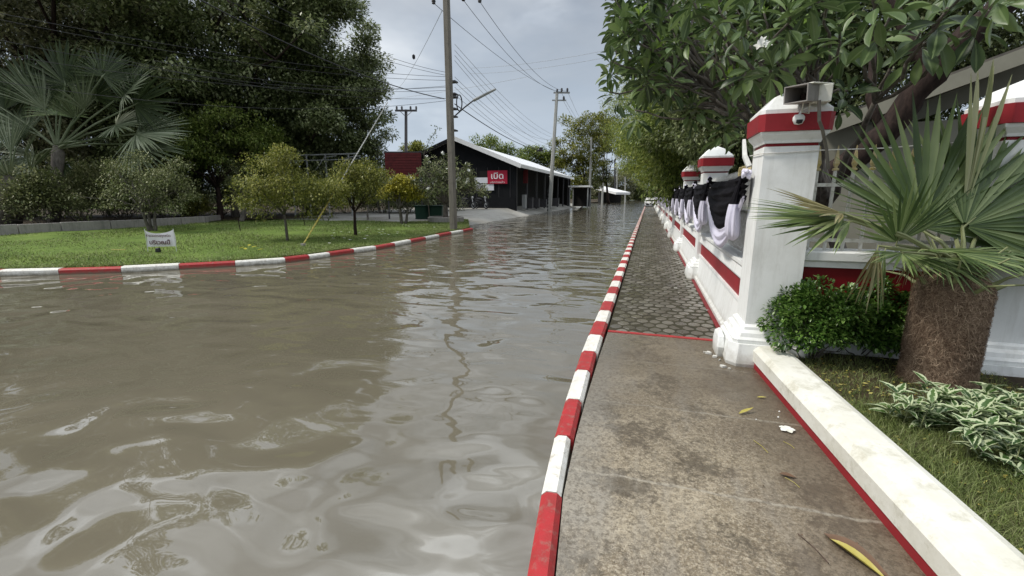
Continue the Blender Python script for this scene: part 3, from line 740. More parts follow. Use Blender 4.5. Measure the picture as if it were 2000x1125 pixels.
# planter wall in front of the garden
t = thing('planter_wall', 'low white rendered garden wall with a red painted foot along the concrete path', 'wall', (1.1, 2.5, .1))
def runwall(name, prof, mat):
    A = [V(.985, 4.28), V(1.17, 1.9), V(1.28, .5), V(1.37, -.8)]; vs = []; fs = []; n = len(prof)
    for i, p in enumerate(A):
        d = (A[min(i+1, 3)]-A[max(i-1, 0)]); d /= np.linalg.norm(d); nn = V(-d[1], d[0])
        for o_, z in prof: vs.append((p[0]+nn[0]*o_, p[1]+nn[1]*o_, z))
    for i in range(3):
        for j in range(n): fs.append((i*n+j, i*n+(j+1) % n, (i+1)*n+(j+1) % n, (i+1)*n+j))
    fs += [tuple(range(n-1, -1, -1)), tuple(3*n+j for j in range(n))]
    return mesh_np(name, vs, fs, M[mat], t)
runwall('red_foot', [(0.015, -.1), (.012, .163), (.22, .163), (.22, -.1)], 'red')
runwall('white_top', [(0, .165), (-.003, .262), (.035, .305), (.12, .314), (.215, .316), (.262, .298), (.262, .165)], 'cream')

# ---------------- fan palm in the garden
pc = V(2.18, 4.0, 0)
t = thing('fan_palm', 'short fan palm with a thick shaggy brown trunk in the garden bed', 'palm', (pc[0], pc[1], .2))
rs = R(11)
prof = [(.195, .15), (.208, .24), (.196, .36), (.20, .5), (.198, .75), (.20, .95), (.15, 1.04), (.09, 1.1), (.03, 1.12)]
co = B().lathe((pc[0], pc[1], 0), prof, 28)
co.v = [(x+.02*math.sin(9*z+4*x), y+.02*math.sin(7*z+5*y), z) for x, y, z in co.v]
trk = co.build('trunk', M['fibrecore'], t, True)
n = 15000; z0 = rs.uniform(.2, 1.1, n); a = rs.uniform(0, 2*math.pi, n)
rr = np.interp(z0, [p[1] for p in prof], [p[0] for p in prof])
Pb = np.stack([pc[0]+rr*np.cos(a), pc[1]+rr*np.sin(a), z0], 1); O = np.stack([np.cos(a), np.sin(a), 0*a], 1); Tn = np.stack([-np.sin(a), np.cos(a), 0*a], 1)
ln = rs.uniform(.04, .17, n); ang = rs.normal(0, .95, n)-math.pi/2*rs.choice([1, .5, -.6], n, p=[.55, .3, .15])
dirv = Tn*np.cos(ang)[:, None]+V(0, 0, 1)*np.sin(ang)[:, None]
vs = []; 
K = 5; W = rs.uniform(.0008, .0028, n)[:, None]
side = np.cross(dirv, O); ks = []
for k in range(K):
    q = k/(K-1); bulge = np.sin(math.pi*q)*.022*rs.uniform(.2, 1.3, (n, 1))+.004
    c_ = Pb+dirv*(ln[:, None]*q)+O*bulge+side*(np.sin(q*3)*ln[:, None]*.25*rs.choice([-1, 1], (n, 1)))+V(0, 0, -.02)*q*q
    # stay on the trunk surface
    dx = c_[:, 0]-pc[0]; dy = c_[:, 1]-pc[1]; rq = np.hypot(dx, dy)
    want = np.interp(c_[:, 2], [p[1] for p in prof], [p[0] for p in prof])+bulge[:, 0]+.003
    c_[:, 0] = pc[0]+dx/rq*want; c_[:, 1] = pc[1]+dy/rq*want
    ks.append(c_-side*W*(1.2-q)); ks.append(c_+side*W*(1.2-q))
vv = np.stack(ks, 1).reshape(-1, 3); bi = (np.arange(n)*2*K)[:, None]
ff = np.concatenate([bi+[2*k, 2*k+1, 2*k+3, 2*k+2] for k in range(K-1)])
tag(mesh_np('trunk_fibres', vv, ff, M['fibre'], t), kind='stuff')
CP = V(pc[0]+.02, pc[1]-.02, 1.12); dP = 3.36; K_ = dP/888.
for i, (hx, hy, a_, b_, f_, r_, sp, m, ti, jn, td) in enumerate([
    (1800, 450, .42, 1, .15, 272, 172, 'lf_palm', 12, .55, .0), (1880, 445, .9, .75, .1, 270, 170, 'lf_palm', 25, .55, .02),
    (1655, 425, -1, .02, .0, 178, 100, 'lf_palm', 74, .45, .02), (1665, 432, -1, -.12, -.15, 165, 90, 'lf_palm', 72, .45, .04), (1650, 418, -.9, .18, -.3, 150, 80, 'lf_palmdry', 66, .5, .02),
    (1750, 478, -.12, .9, -.35, 135, 150, 'lf_palm', 35, .5, .0), (1905, 480, 1, .15, -.2, 170, 170, 'lf_palm', 60, .5, .05), (1930, 500, 1, -.25, -.1, 150, 120, 'lf_palm', 60, .45, .1),
    (1730, 485, -.45, -1, -.3, 105, 42, 'lf_palm', 40, .4, .12), (1715, 480, -.25, -1, -.25, 112, 46, 'lf_palmdry', 30, .4, .1), (1800, 488, .1, .1, -1, 95, 170, 'lf_palm', 80, .5, .03), (1860, 492, .6, -.15, -.8, 110, 140, 'lf_palm', 70, .5, .06),
    (1895, 505, .55, -.9, -.2, 78, 70, 'lf_palmdry', 40, .4, .1), (1878, 430, .03, 1, .0, 290, 17, 'lf_spear', 10, .8, .0), (1790, 440, .1, .8, .9, 190, 200, 'lf_palm', 20, .5, .0), (1850, 430, .5, .7, .9, 200, 200, 'lf_palm', 20, .5, .0),
    (1760, 492, -.3, -.25, -.9, 100, 170, 'lf_palm', 75, .5, .06), (1830, 500, .2, -.5, -.9, 90, 150, 'lf_palm', 60, .5, .1), (1860, 505, .4, -.9, -.5, 60, 90, 'lf_palm', 50, .4, .1), (1780, 500, -.3, -.9, -.6, 60, 80, 'lf_palmdry', 50, .4, .1),
    (1920, 440, 1, .3, .7, 190, 180, 'lf_palm', 40, .5, .03)]):
    o = fan_v(t, D(hx, hy, dP+f_*.18+rs.uniform(-.05, .05)), CP, a_, b_, f_, r_*K_, sp, m, i, ti, max(5, int(sp/6.6)), .12, jn+.05, .32, td, 'petiole')
    if m == 'lf_palmdry': o['label'] = 'pale dry fan leaf'

for i in range(15):
    a = i*2.39996; e = .25+.9*(i/15.); r0 = .15-.09*(i/15.)
    d = V(math.cos(a)*math.cos(e), math.sin(a)*math.cos(e), math.sin(e)); q = V(pc[0]+r0*math.cos(a), pc[1]+r0*math.sin(a), .93+.006*i)
    B().tube([q-V(0, 0, .1), q+d*.05, q+d*.16+V(0, 0, .03), q+d*(.30+.1*rs.rand())], [.02, .019, .009, .005], 6).build('leaf_base', M['petiole'], t, True)

# ================================================================ GARDEN PLANTS
def bush(name, label, c, r, nleaf, L, W, mat, seed, tmpl=T6, cat='shrub', stems=14, flat=.9, group=None, sub=.22):
    rs = R(seed); c = np.asarray(c, float); r = np.asarray(r, float)
    base = V(c[0], c[1], c[2]-r[2]*.95); t = thing(name, label, cat, base, group)
    k = max(10, int(60*flat)); d = rdir(rs, k); d[:, 2] = np.abs(d[:, 2])*1.25-.4
    cc = c+d*r*rs.uniform(.5, 1.12, (k, 1)); cs = sub*rs.uniform(.7, 1.3, k)*np.mean(r)*2
    idx = rs.randint(0, k, nleaf); g = rdir(rs, nleaf)*(rs.uniform(.2, 1, nleaf)**.5)[:, None]
    P = cc[idx]+g*cs[idx][:, None]*.9; P[:, 2] = np.maximum(P[:, 2], base[2]+.02+.05*rs.rand(nleaf))
    O = g+d[idx]*.5; rd = rdir(rs, nleaf)
    l = L*rs.uniform(.6, 1.25, nleaf)
    leaves('foliage', P, O*.8+rd*.7, V(0, 0, 1)+O*.4+rd*.5, l, l*W/L, mat, t, tmpl)
    b = B()
    for i in rs.choice(k, min(k, stems), replace=False): limb(b, base+rs.normal(size=3)*V(.05, .05, 0)*r[0], cc[i], .007*max(1, r[0]*1.5), .002*max(1, r[0]), rs, 4, .15, 5)
    b.build('stems', M['barkgrey'], t); return t
c1 = D(1590, 625, 3.75); bush('shrub', 'bright green small leaved shrub at the foot of the nearest pillar', (c1[0]+.0, c1[1]-.04, .53), (.36, .32, .37), 11000, .04, .024, M['lf_shrub'], 21, sub=.15, stems=20)
c1 = D(1690, 630, 3.9); bush('shrub', 'glossy green leafy shrub between the pillar shrub and the fan palm', (c1[0]-.04, c1[1]-.1, .54), (.38, .30, .39), 9000, .046, .028, M['lf_shrub'], 22, sub=.13, stems=20)
c1 = D(1965, 665, 3.9); bush('shrub', 'dark low shrub in the shade right of the fan palm trunk', (c1[0], c1[1], .5), (.42, .3, .32), 8000, .06, .034, M['lf_mid'], 23)
# variegated ground plants: rosettes of pointed leaves
def rosette_plant(name, label, c, nst, mat, seed, spread, L=.11, W=.042, cat='plant', group=None, hmax=.20):
    rs = R(seed); t = thing(name, label, cat, c, group); tm = leaf_tmpl(5, .10, .32, .8)
    P = []; Dv = []; Nv = []; Ls = []; b = B()
    for i in range(nst):
        a = rs.uniform(0, 6.28); q = rs.uniform(0, 1)**.6*spread
        bp = np.asarray(c)+V(q*math.cos(a), q*math.sin(a), 0); h = rs.uniform(.04, hmax)
        tp = bp+V(rs.normal()*.03, rs.normal()*.03, h); b.tube([bp, (bp+tp)/2+rs.normal(size=3)*.008, tp], [.003, .0025, .002], 4)
        m = rs.randint(8, 13); a0 = rs.uniform(0, 6.28)
        for j in range(m):
            aa = a0+j*2.4; el = rs.uniform(.05, 1.1)*(1-j/m*.2)
            P.append(tp-V(0, 0, .012*j*rs.rand())); Dv.append(V(math.cos(aa)*math.cos(el), math.sin(aa)*math.cos(el), math.sin(el))); Nv.append(V(-math.cos(aa)*math.sin(el), -math.sin(aa)*math.sin(el), math.cos(el)+.05)+rs.normal(size=3)*.15); Ls.append(L*rs.uniform(.45, 1.25))
    leaves('foliage', np.array(P), np.array(Dv), np.array(Nv), np.array(Ls), np.array(Ls)*W/L, mat, t, tm, True)
    b.build('stems', M['petiole'], t); return t
for i, (px, py, lab) in enumerate([(1770, 835, 'leftmost variegated plant overhanging the grass'), (1850, 815, 'variegated plant in front of the palm trunk'), (1915, 850, 'variegated plant in the middle of the clump'), (1960, 905, 'variegated plant nearest to the grass at the right edge'), (1990, 830, 'variegated plant at the back of the clump by the right edge')]):
    g = G(px, py, .24); rosette_plant('variegated_plant', lab+', white edged pointed leaves', g, [11, 12, 17, 16, 16][i], M['lf_var'], 40+i, [.13, .14, .18, .18, .2][i], group='white edged plants in the garden bed')
# grass in the bed
rs = R(31); n = 90000
x = rs.uniform(1.2, 2.7, n); y = rs.uniform(.9, 4.45, n)
lim = np.interp(y, [.5, 1.9, 4.28], [1.50, 1.40, 1.22])
den = .5+.5*np.sin(x*5+y*3)*np.sin(y*4.2-x*2); dk = np.hypot(x-pc[0], y-pc[1])
keep = (x > lim) & (dk > .26) & ((y < 3.35) | (rs.rand(n) < .32)) & (rs.rand(n) < .6+.4*den)
P = np.stack([x, y, np.full(n, .23)], 1)[keep]
hg = np.where(P[:, 1] < 3.3, .075, .05)
grass('garden_grass', P, hg, .0016, M['grass'], rs, 'fine green grass growing in the garden bed beside the planter wall', .9)
m = 9000; t_ = rs.rand(m); yy = 1.0+3.1*t_; xx = np.interp(yy, [.5, 1.9, 4.28], [1.50, 1.40, 1.22])+rs.normal(0, .025, m)

# ================================================================ FRANGIPANI OVER THE SIDEWALK (near, big leaves)
def frangipani(name, label, base, tips, seed, L=(.22, .34), per=(12, 18), mat='lf_plum', tr=.09, forks=6, fork_h=None, young=.12, group=None, sizes=None, flowers=0, wr=.36, fs_=.05):
    rs = R(seed); base = np.asarray(base, float); t = thing(name, label, 'tree', base, group)
    tips = np.asarray(tips, float); n = len(tips)
    top = tips.mean(0); fk0 = base+(top-base)*.35+V(0, 0, .1)
    # cluster the tips so that neighbouring rosettes share a bough
    idx = rs.choice(n, min(forks, n), replace=False); cen = tips[idx]
    own = np.argmin(np.linalg.norm(tips[:, None]-cen[None], axis=2), axis=1)
    b = B(); limb(b, base-V(0, 0, .1), fk0, tr*1.2, tr*.9, rs, 9, .06)
    for q in range(len(cen)):
        mem = tips[own == q]; mid = mem.mean(0); f1 = fk0+(mid-fk0)*.62+V(0, 0, .12)
        limb(b, fk0, f1, tr*.5, tr*.26, rs, 7, .12, 7, .05)
        for p in mem:
            f2 = f1+(p-f1)*.5+rs.normal(size=3)*.05
            limb(b, f1, f2, tr*.22, tr*.15, rs, 6, .12, 5); limb(b, f2, p, tr*.15, tr*.11, rs, 6, .1, 5, -.03)
    b.build('trunk', M['barkgrey'], t, True)
    tm = leaf_tmpl(6, .10, .20, 'ob')
    P = []; Dv = []; Nv = []; Ls = []; PY_ = []; DY = []; NY = []; LY = []
    for p in tips:
        ax = V(rs.normal()*.35, rs.normal()*.35-.15, .75); ax /= np.linalg.norm(ax)
        e1 = np.cross(ax, V(1, 0, 0)); e1 /= np.linalg.norm(e1); e2 = np.cross(ax, e1)
        m = rs.randint(*per); a0 = rs.uniform(0, 6.28); l0 = rs.uniform(*L); yg = rs.rand() < young
        for j in range(m):
            aa = a0+j*2.39996; el = (1.1-1.75*j/m)+rs.normal()*.12
            d = (math.cos(aa)*e1+math.sin(aa)*e2)*math.cos(el)+ax*math.sin(el)
            nn = ax*math.cos(el)-(math.cos(aa)*e1+math.sin(aa)*e2)*math.sin(el)
            if el < 0: d[2] -= .35
            isy = yg and j < 4
            (PY_ if isy else P).append(p-ax*.012*j+d*.02); (DY if isy else Dv).append(d); (NY if isy else Nv).append(nn+rs.normal(size=3)*.12); (LY if isy else Ls).append(l0*rs.uniform(.75, 1.1)*(.6 if isy else (.75 if j < 3 else 1)))
    leaves('leaves', np.array(P), np.array(Dv), np.array(Nv), np.array(Ls), np.array(Ls)*wr, M[mat], t, tm, True)
    if PY_: leaves('young_leaves', np.array(PY_), np.array(DY), np.array(NY), np.array(LY), np.array(LY)*wr, M['lf_young'], t, tm, True)
    if flowers:
        for _ in range(flowers):
            fp = []; fd = []; fn = []
            p = tips[rs.randint(n)]+rs.normal(size=3)*.05+V(0, 0, .08)
            for q in range(rs.randint(2, 5)):
                c = p+rs.normal(size=3)*.025; ax = rdir(rs, 1)[0]*.6+V(-.2, -.6, .4); ax /= np.linalg.norm(ax); e1 = np.cross(ax, V(0, 0, 1)); e1 /= np.linalg.norm(e1); e2 = np.cross(ax, e1)
                for k in range(5):
                    a = k*1.2566; d = math.cos(a)*e1+math.sin(a)*e2; fp.append(c); fd.append(d+ax*.25); fn.append(ax)
            leaves('blossom', np.array(fp), np.array(fd), np.array(fn), fs_, fs_*.66, M['petal'], t, leaf_tmpl(3, .05, .1, .7))
    return t
rs = R(71); tips = []
known = [(1640, 62, 3.9), (1655, 178, 3.9), (1475, 118, 4.4), (1424, 232, 5.2), (1310, 150, 5.6), (1250, 30, 5.6), (1195, 120, 5.8), (1190, 180, 6.0), (1215, 60, 5.8), (1330, 60, 5.2), (1395, 90, 5.0), (1560, 50, 4.2),
         (1525, 120, 4.2), (1740, 30, 3.4), (1850, 15, 3.2), (1800, 60, 3.6), (1930, 20, 3.2), (1455, 250, 5.4), (1350, 200, 5.8), (1540, 15, 3.8), (1460, 30, 4.2), (1400, 10, 4.6), (1240, 215, 6.2), (1700, -20, 3.3), (1900, -30, 3.), (1280, 95, 5.8), (1600, -10, 3.8), (1350, -10, 4.8)]
tips = [D(x, y, d) for x, y, d in known]
for _ in range(135):
    x = 1195+480*rs.rand()**1.25; ymax = np.interp(x, [1200, 1300, 1450, 1540, 1700], [150, 200, 225, 100, 30])
    y = rs.uniform(-90, ymax); tips.append(D(x, y, np.interp(x, [1200, 1720], [6.4, 4.4])+rs.uniform(-.4, 1.6)))
frangipani('frangipani_tree', 'frangipani with large paddle leaves hanging over the path and the nearest pillar', (2.9, 6.6, .07), tips, 72, per=(14, 20), L=(.18, .28), tr=.085, forks=14, young=.16, flowers=5)

# ---------------- tall trees behind the fence
def px_lobe(x, y, dep, rx, ry, k, rd=None):
    c = D(x, y, dep); s = dep/888.; return (c, (rx*s*1.0, (rd or rx)*s, ry*s), k)
tt = tree('leaning_tree', 'large dark tree with a thick leaning trunk behind the front railing', (3.4, 12.2, .07),
     [px_lobe(1800, 60, 11.5, 330, 150, 80, 90), px_lobe(1950, 180, 12, 260, 150, 60, 80), px_lobe(1620, 210, 12.5, 190, 120, 60, 90), px_lobe(1500, 60, 12.5, 190, 150, 60, 90), px_lobe(1850, -150, 11, 400, 160, 50, 90)],
     M['lf_dark'], (.13, .06), .75, 420, .1, 81, limbs=10)
b = B(); rs = R(8)
PT = np.array([D(1560, 400, 7.6), D(1640, 330, 7.4), D(1735, 255, 7.2), D(1800, 170, 7.0), D(1860, 100, 6.8), D(1960, 10, 6.6), D(2060, -80, 6.4)])
P2 = np.concatenate([[PT[0]-V(.25, -.1, 1.6)], PT]); P3 = np.array([[np.interp(q, range(len(P2)), P2[:, k]) for k in range(3)] for q in np.linspace(0, len(P2)-1, 30)])
P3 += rs.normal(size=P3.shape)*.012
b.tube(P3, np.linspace(.20, .15, 30)+rs.normal(size=30)*.008, 14)
b.tube([P3[18], P3[18]+V(-.25, .2, .5), P3[18]+V(-.4, .5, 1.1), P3[18]+V(-.9, .6, 1.9)], [.12, .09, .07, .05], 8)
b.tube([P3[12], P3[12]+V(-.15, .3, .6), P3[12]+V(-.1, .6, 1.6)], [.09, .06, .04], 8)
o = b.build('leaning_trunk', M['bark'], tt, True)
# row of street-side trees overhanging the paved sidewalk
row = [ (D(1330, 250, 17), 2.6, 'nearest feathery tree overhanging the paved sidewalk behind the fence', 'lf_mid'),
        (D(1280, 230, 26), 3.4, 'second feathery tree overhanging the sidewalk', 'lf_lime'),
        (D(1255, 240, 37), 4.4, 'third feathery tree overhanging the sidewalk, lime green', 'lf_lime'),
        (D(1262, 262, 52), 5.2, 'fourth feathery tree overhanging the sidewalk', 'lf_mid'),
        (D(1275, 300, 70), 5.2, 'farthest feathery tree overhanging the sidewalk above the parked car', 'lf_lime')]
for i, (c, r, lab, m) in enumerate(row):
    sx = max(0, 1.4+r*.35-c[0])
    lob = [((c[0]+.35*r, c[1], c[2]), (r, r*1.15, r*1.), 110), ((c[0]+1.6*r, c[1]+.3*r, c[2]-.1*r), (r, r, r*.9), 50), ((c[0]+.5*r, c[1]-.2*r, c[2]-.62*r), (r*.7, r, r*.5), 60), ((c[0]+.9*r, c[1]+.2*r, c[2]+.75*r), (r*1.1, r, r*.7), 50)]
    if i == 0: lob = [lob[0], lob[2], lob[3]]
    tree('street_tree', lab, (max(2., c[0]+1.3*r), c[1], .07), lob, M[m], (.12+.016*r, .06), .26*r, 190+45*r, .06*r, 90+i, group='trees behind the sidewalk fence', limbs=10, droop=.5, shell=.3)
tree('street_tree', 'broad tree filling the gap behind the second pillar, above the fence', (3.4, 14, .07), [((2.8, 15.5, 4.4), (2.4, 2.4, 2.8), 100), ((3.6, 13.8, 3.2), (2.2, 1.4, 2.), 70), ((1.8, 13.5, 3.6), (1.2, 1.6, 1.2), 40)], M['lf_dark'], (.13, .06), .6, 300, .16, 99, limbs=8, droop=.4, group='trees behind the sidewalk fence')

# building behind the garden wall: tiled eaves seen through the trees
t = thing('pavilion', 'pavilion with beige sloping fascia boards seen through the dark trees behind the fence', 'building', (3.4, 10, .07))
A1, A2 = D(1600, 268, 9.3), D(1935, 148, 8.0)
A2 = A1+(A2-A1)*1.5
def beam(p, q, hgt, dep, name, mat, parent):
    p, q = np.asarray(p), np.asarray(q); d = (q-p)/np.linalg.norm(q-p); s = np.cross(d, V(0, 0, 1)); s /= np.linalg.norm(s); u = np.cross(s, d)
    vs = [e+s*a+u*z for e in (p, q) for a, z in ((-dep/2, 0), (dep/2, 0), (dep/2, hgt), (-dep/2, hgt))]
    return mesh_np(name, vs, [(3, 2, 1, 0), (4, 5, 6, 7), (0, 1, 5, 4), (1, 2, 6, 5), (2, 3, 7, 6), (3, 0, 4, 7)], M[mat], parent)
beam(A1, A2, .24, .06, 'fascia', 'beige', t)
A3, A4 = D(1600, 300, 9.9), D(1935, 178, 8.7)
A4 = A3+(A4-A3)*1.5
beam(A3-V(0, 0, .05), A4-V(0, 0, .05), .30, .05, 'soffit_board', 'beige', t)
bk = V(.9, 3.5, -.15)
mesh_np('roof', [A1+V(0, 0, .25), A2+V(0, 0, .25), A2+V(0, 0, .25)+bk, A1+V(0, 0, .25)+bk, A1+V(0, 0, .30), A2+V(0, 0, .30), A2+V(0, 0, .3)+bk, A1+V(0, 0, .3)+bk], [(3, 2, 1, 0), (4, 5, 6, 7), (0, 1, 5, 4), (1, 2, 6, 5), (2, 3, 7, 6), (3, 0, 4, 7)], M['tile'], t)
B().box((4.2, 10.9, 1.5), (4.2, .15, 3.), rad(-14)).build('wall', M['beige'], t)

# ================================================================ POLES, WIRES
def pole(label, base, top, r0, r1, name='utility_pole', mat='pole', group='concrete utility poles along the road', stripe=False, parts=None):
    base = np.asarray(base, float); top = np.asarray(top, float); t = thing(name, label, 'pole', base, group)
    P = base+(top-base)*np.linspace(0, 1, 8)[:, None]; P[0][2] -= .4
    b = B(); w0, w1 = r0, r1; vs = []; H = top[2]-base[2]
    for i, p in enumerate(P):
        w = r0+(r1-r0)*i/7; ch = w*.35
        vs += [(p[0]+x, p[1]+y, p[2]) for x, y in ((-w+ch, -w), (w-ch, -w), (w, -w+ch), (w, w-ch), (w-ch, w), (-w+ch, w), (-w, w-ch), (-w, -w+ch))]
    b.add(vs, [(i*8+k, i*8+(k+1) % 8, i*8+8+(k+1) % 8, i*8+8+k) for i in range(7) for k in range(8)]+[tuple(range(56, 64))])
    b.build('shaft', M[mat], t)
    if stripe:
        ws = r0*1.04; n = 7
        for k in range(n):
            z = base[2]+.15+k*.34; sl = .22; vs = []
            for zz in (z, z+.17):
                for x, y, dz in ((-ws, -ws, 0), (ws, -ws, sl), (ws, ws, 0), (-ws, ws, -sl)): vs.append((base[0]+x*(1-.004*k), base[1]+y, zz+dz))
            mesh_np('warning_stripe', vs, [(0, 1, 5, 4), (1, 2, 6, 5), (2, 3, 7, 6), (3, 0, 4, 7)], M['black'], t)
    return t
def insul(c, parent, s=1., ax=None):
    b = B(); pr = [(.02, 0), (.06, .02), (.06, .05), (.03, .06), (.07, .08), (.07, .11), (.03, .12), (.06, .14), (.05, .18), (.02, .2)]
    b.lathe(c, [(r*s, z*s) for r, z in pr], 10); return b.build('insulator', M['darkmetal'], parent, True)
b1 = G(886, 446, .2); T1 = V(b1[0]-.05, b1[1]-.05, 12.2)
p1 = pole('tall weathered concrete pole at the far end of the lawn, carrying most of the cables', b1, T1, .145, .12)
def at_h(pl0, pl1, z): f = (z-pl0[2])/(pl1[2]-pl0[2]); return pl0+(pl1-pl0)*f
ca = [D(847, 6, 21.6), D(905, 0, 21.2), D(937, 3, 21.2)]
B().box(D(890, -6, 21.4)+V(0, 0, .12), (2.5, .1, .12), PSI).build('cross_arm', M['greymetal'], p1)
for q in ca: insul(q-V(0, 0, .05), p1, 1.3)
# street lamp arm with tube light, coil of cable, clamps
q0 = D(890, 225, 21.45); q1 = D(925, 196, 20.9); q2 = D(968, 174, 20.3)
la = B().tube([q0, (q0+q1)/2+V(0, 0, .02), q1], .03, 6).build('lamp_arm', M['darkmetal'], p1)
B().tube([q1, q2], [.07, .05], 8).build('lamp_head', M['greymetal'], la)
cc = D(897, 201, 21.3); B().tube([cc+R_*.12*math.cos(a)+V(0, 0, .34*math.sin(a)) for a in np.linspace(0, 6.2832, 22)], .028, 6, cap=False).build('cable_coil', M['black'], p1, True)
for y in (160, 184, 190, 213, 228, 255): q = D(884.5, y, 21.5); B().box(q, (.36, .36, .06)).build('clamp', M['darkmetal'], p1)
q = D(889, 362, 21.2); B().box(q, (.1, .05, .26), PSI).build('number_plate', M['signwhite'], p1)
b2 = G(1073, 415, -.02); T2 = V(b2[0]+.0, b2[1], D(1088, 180, 46.9)[2])
T2[:2] = D(1088, 180, 46.9)[:2]
p2 = pole('pale striped-foot utility pole standing in the flood in front of the black shed', b2, T2, .2, .13, mat='polelight', stripe=True)
B().box(D(1097, 181, 46.9), (1.6, .12, .16), PSI).build('cross_arm', M['greymetal'], p2)
B().box(D(1092, 196, 46.9), (1.4, .12, .12), PSI).build('cross_arm', M['greymetal'], p2)
for x, y in ((1088, 182), (1097, 180), (1108, 180), (1101, 196)): insul(D(x, y-1, 46.8), p2, 1.7)
b3 = G(1151, 402, -.02); T3 = D(1155, 268, 80.8)
p3 = pole('second striped utility pole in the flood beyond the small shelter', b3, T3, .22, .14, mat='polelight', stripe=True)
B().box(G(1151, 402, 0)+V(-.05, -.25, 2.7), (.5, .1, .8), PSI).build('number_plate', M['signwhite'], p3)
b4 = G(1176, 396, 0); b4 = D(1176, 393, 110); b4[2] = 0
p4 = pole('third pale pole along the road, holding a slanted lamp arm', b4, D(1181, 285, 110), .24, .15, mat='polelight')
qa = D(1181, 330, 109.8); qb = D(1168, 335, 108); B().tube([D(1179, 332, 109.8), D(1190, 328, 109), D(1204, 326, 108)], .1, 5).tube([qb, D(1180, 330, 109)], [.2, .14], 5).build('lamp_arm', M['chrome'], p4)
for (x, yt, dep, lab, mt, w) in ((1201, 311, 150, 'dark distant lamp post against the gap of sky', 'darkmetal', .3), (1205, 318, 165, 'pale distant pole just right of the dark lamp post', 'polelight', .22), (1221, 345, 140, 'short distant pale pole in front of the roadside trees', 'polelight', .2), (790, 216, 0, '', '', 0)):
    if not lab: continue
    bb_ = D(x, 392, dep); bb_[2] = 0
    pp = pole(lab, bb_, D(x, yt, dep), w, w*.8, 'lamp_post' if mt == 'darkmetal' else 'utility_pole', mt)
    if mt == 'darkmetal': B().tube([D(x, yt, dep), D(x+6, yt-3, dep), D(x+26, yt-3, dep)], .22, 5).build('lamp_arm', M['chrome'], pp)
# timber T pole behind the lawn trees
bt = D(793, 410, 52); bt[2] = .2
pt = pole('distant dark pole with a single cross arm above the red board', bt, D(793, 214, 52), .17, .13, mat='darkmetal')
B().box(D(793, 216, 51.8), (2.4, .12, .2), PSI).build('cross_arm', M['darkmetal'], pt)
for x in (775, 785, 802, 813): insul(D(x, 214, 51.8), pt, 1.8)
B().tube([D(781, 217, 51.7), D(792, 227, 51.7)], .03, 4).tube([D(805, 217, 51.7), D(794, 227, 51.7)], .03, 4).build('brace', M['darkmetal'], pt)

wn = [0]
def wire(p, q, sag, label, r=.011, mat='black', name='power_cable', group='overhead cables', seg=26):
    p, q = np.asarray(p, float), np.asarray(q, float); t = np.linspace(0, 1, seg)[:, None]
    P = p+(q-p)*t; P[:, 2] -= 4*sag*(t*(1-t))[:, 0]
    rr = r
    b = B().tube(P, rr, 5); o = b.build(name, M[mat]); tag(o, label, 'cable', group); return P
wire(ca[0], D(1095, 181, 46.8), .5, 'left one of the three high cables from the near pole to the striped pole', .012)
wire(ca[1], D(1097, 179, 46.8), .9, 'middle one of the three high cables from the near pole to the striped pole', .012)
wire(ca[2], D(1108, 178, 46.8), .9, 'right one of the three high cables from the near pole to the striped pole', .012)
telp = [(86, 262, .5), (98, 268, .6), (108, 276, .7), (118, 283, .8), (150, 272, .8), (160, 288, .6), (170, 292, .8), (185, 296, .6)]
for i, (ya, yb, s) in enumerate(telp):
    wire(D(888, ya, 21.4), D(1078, yb, 46.9), s, f'thin telephone cable, {ordn[i]} from the top in the bundle right of the near pole' if i else 'topmost thin telephone cable of the bundle right of the near pole', .009, 'greymetal')
Wk = wire(D(888, 203, 21.4), D(1078, 296, 46.9), .55, 'thick black cable sloping down from the coil towards the striped pole', .022)
jq = Wk[19]+V(0, 0, .02); b = B().lathe(jq+V(-.3, 0, -.03), [(.02, 0), (.09, .05), (.09, .5), (.02, .56)], 8, ax='x').box(jq+V(.1, 0, .12), (.3, .12, .2)); tag(b.build('cable_joint_box', M['black']), 'small black joint box hanging on the thick cable above the shed roof', 'cable box')
# cables running left past the camera
lft = [((-60, 14), 12, (876, 150), .3, 'grey'), ((-60, 26), 12, (876, 157), .35, 'g'), ((420, -10), 14, (876, 148), .25, 'b'), ((500, -10), 14, (876, 142), .3, 'b'), ((-60, 66), 12, (876, 176), .5, 'b'), ((380, -6), 14, (868, 193), .35, 'thick'), ((-60, 96), 13, (870, 168), .5, 'b'),
       ((150, 95), 16, (876, 192), .5, 'b'), ((-60, 150), 14, (876, 196), .6, 'b'), ((300, 118), 18, (876, 170), .4, 'b')]
for i, ((x, y), dp, (xe, ye), s, kd) in enumerate(lft):
    wire(D(x, y, dp), D(xe, ye, 21.5), s, f'overhead cable crossing the dark trees on the left, {ordn[i]} of those reaching the near pole' if kd != 'thick' else 'thick black cable coming out of the dark trees to the cable coil', .02 if kd == 'thick' else .008, 'black')
wire(D(700, 200, 50), D(1030, 150, 40), .2, 'faint far cable rising to the right behind the near pole', .012, 'greymetal')
wire(D(920, 133, 42), D(1185, 98, 30), .2, 'upper faint far cable disappearing into the frangipani leaves', .009, 'greymetal')
wire(D(920, 144, 42), D(1185, 112, 30), .2, 'lower faint far cable disappearing into the frangipani leaves', .009, 'greymetal')
for i, (xa, ya, xb, yb) in enumerate([(1110, 182, 1165, 285), (1098, 184, 1160, 272), (1101, 198, 1158, 280)]):
    wire(D(xa, ya, 46.9), D(xb, yb, 80), .5, f'cable dropping from the striped pole into the far tree, {["right","middle","left"][i]} one', .014, 'greymetal')
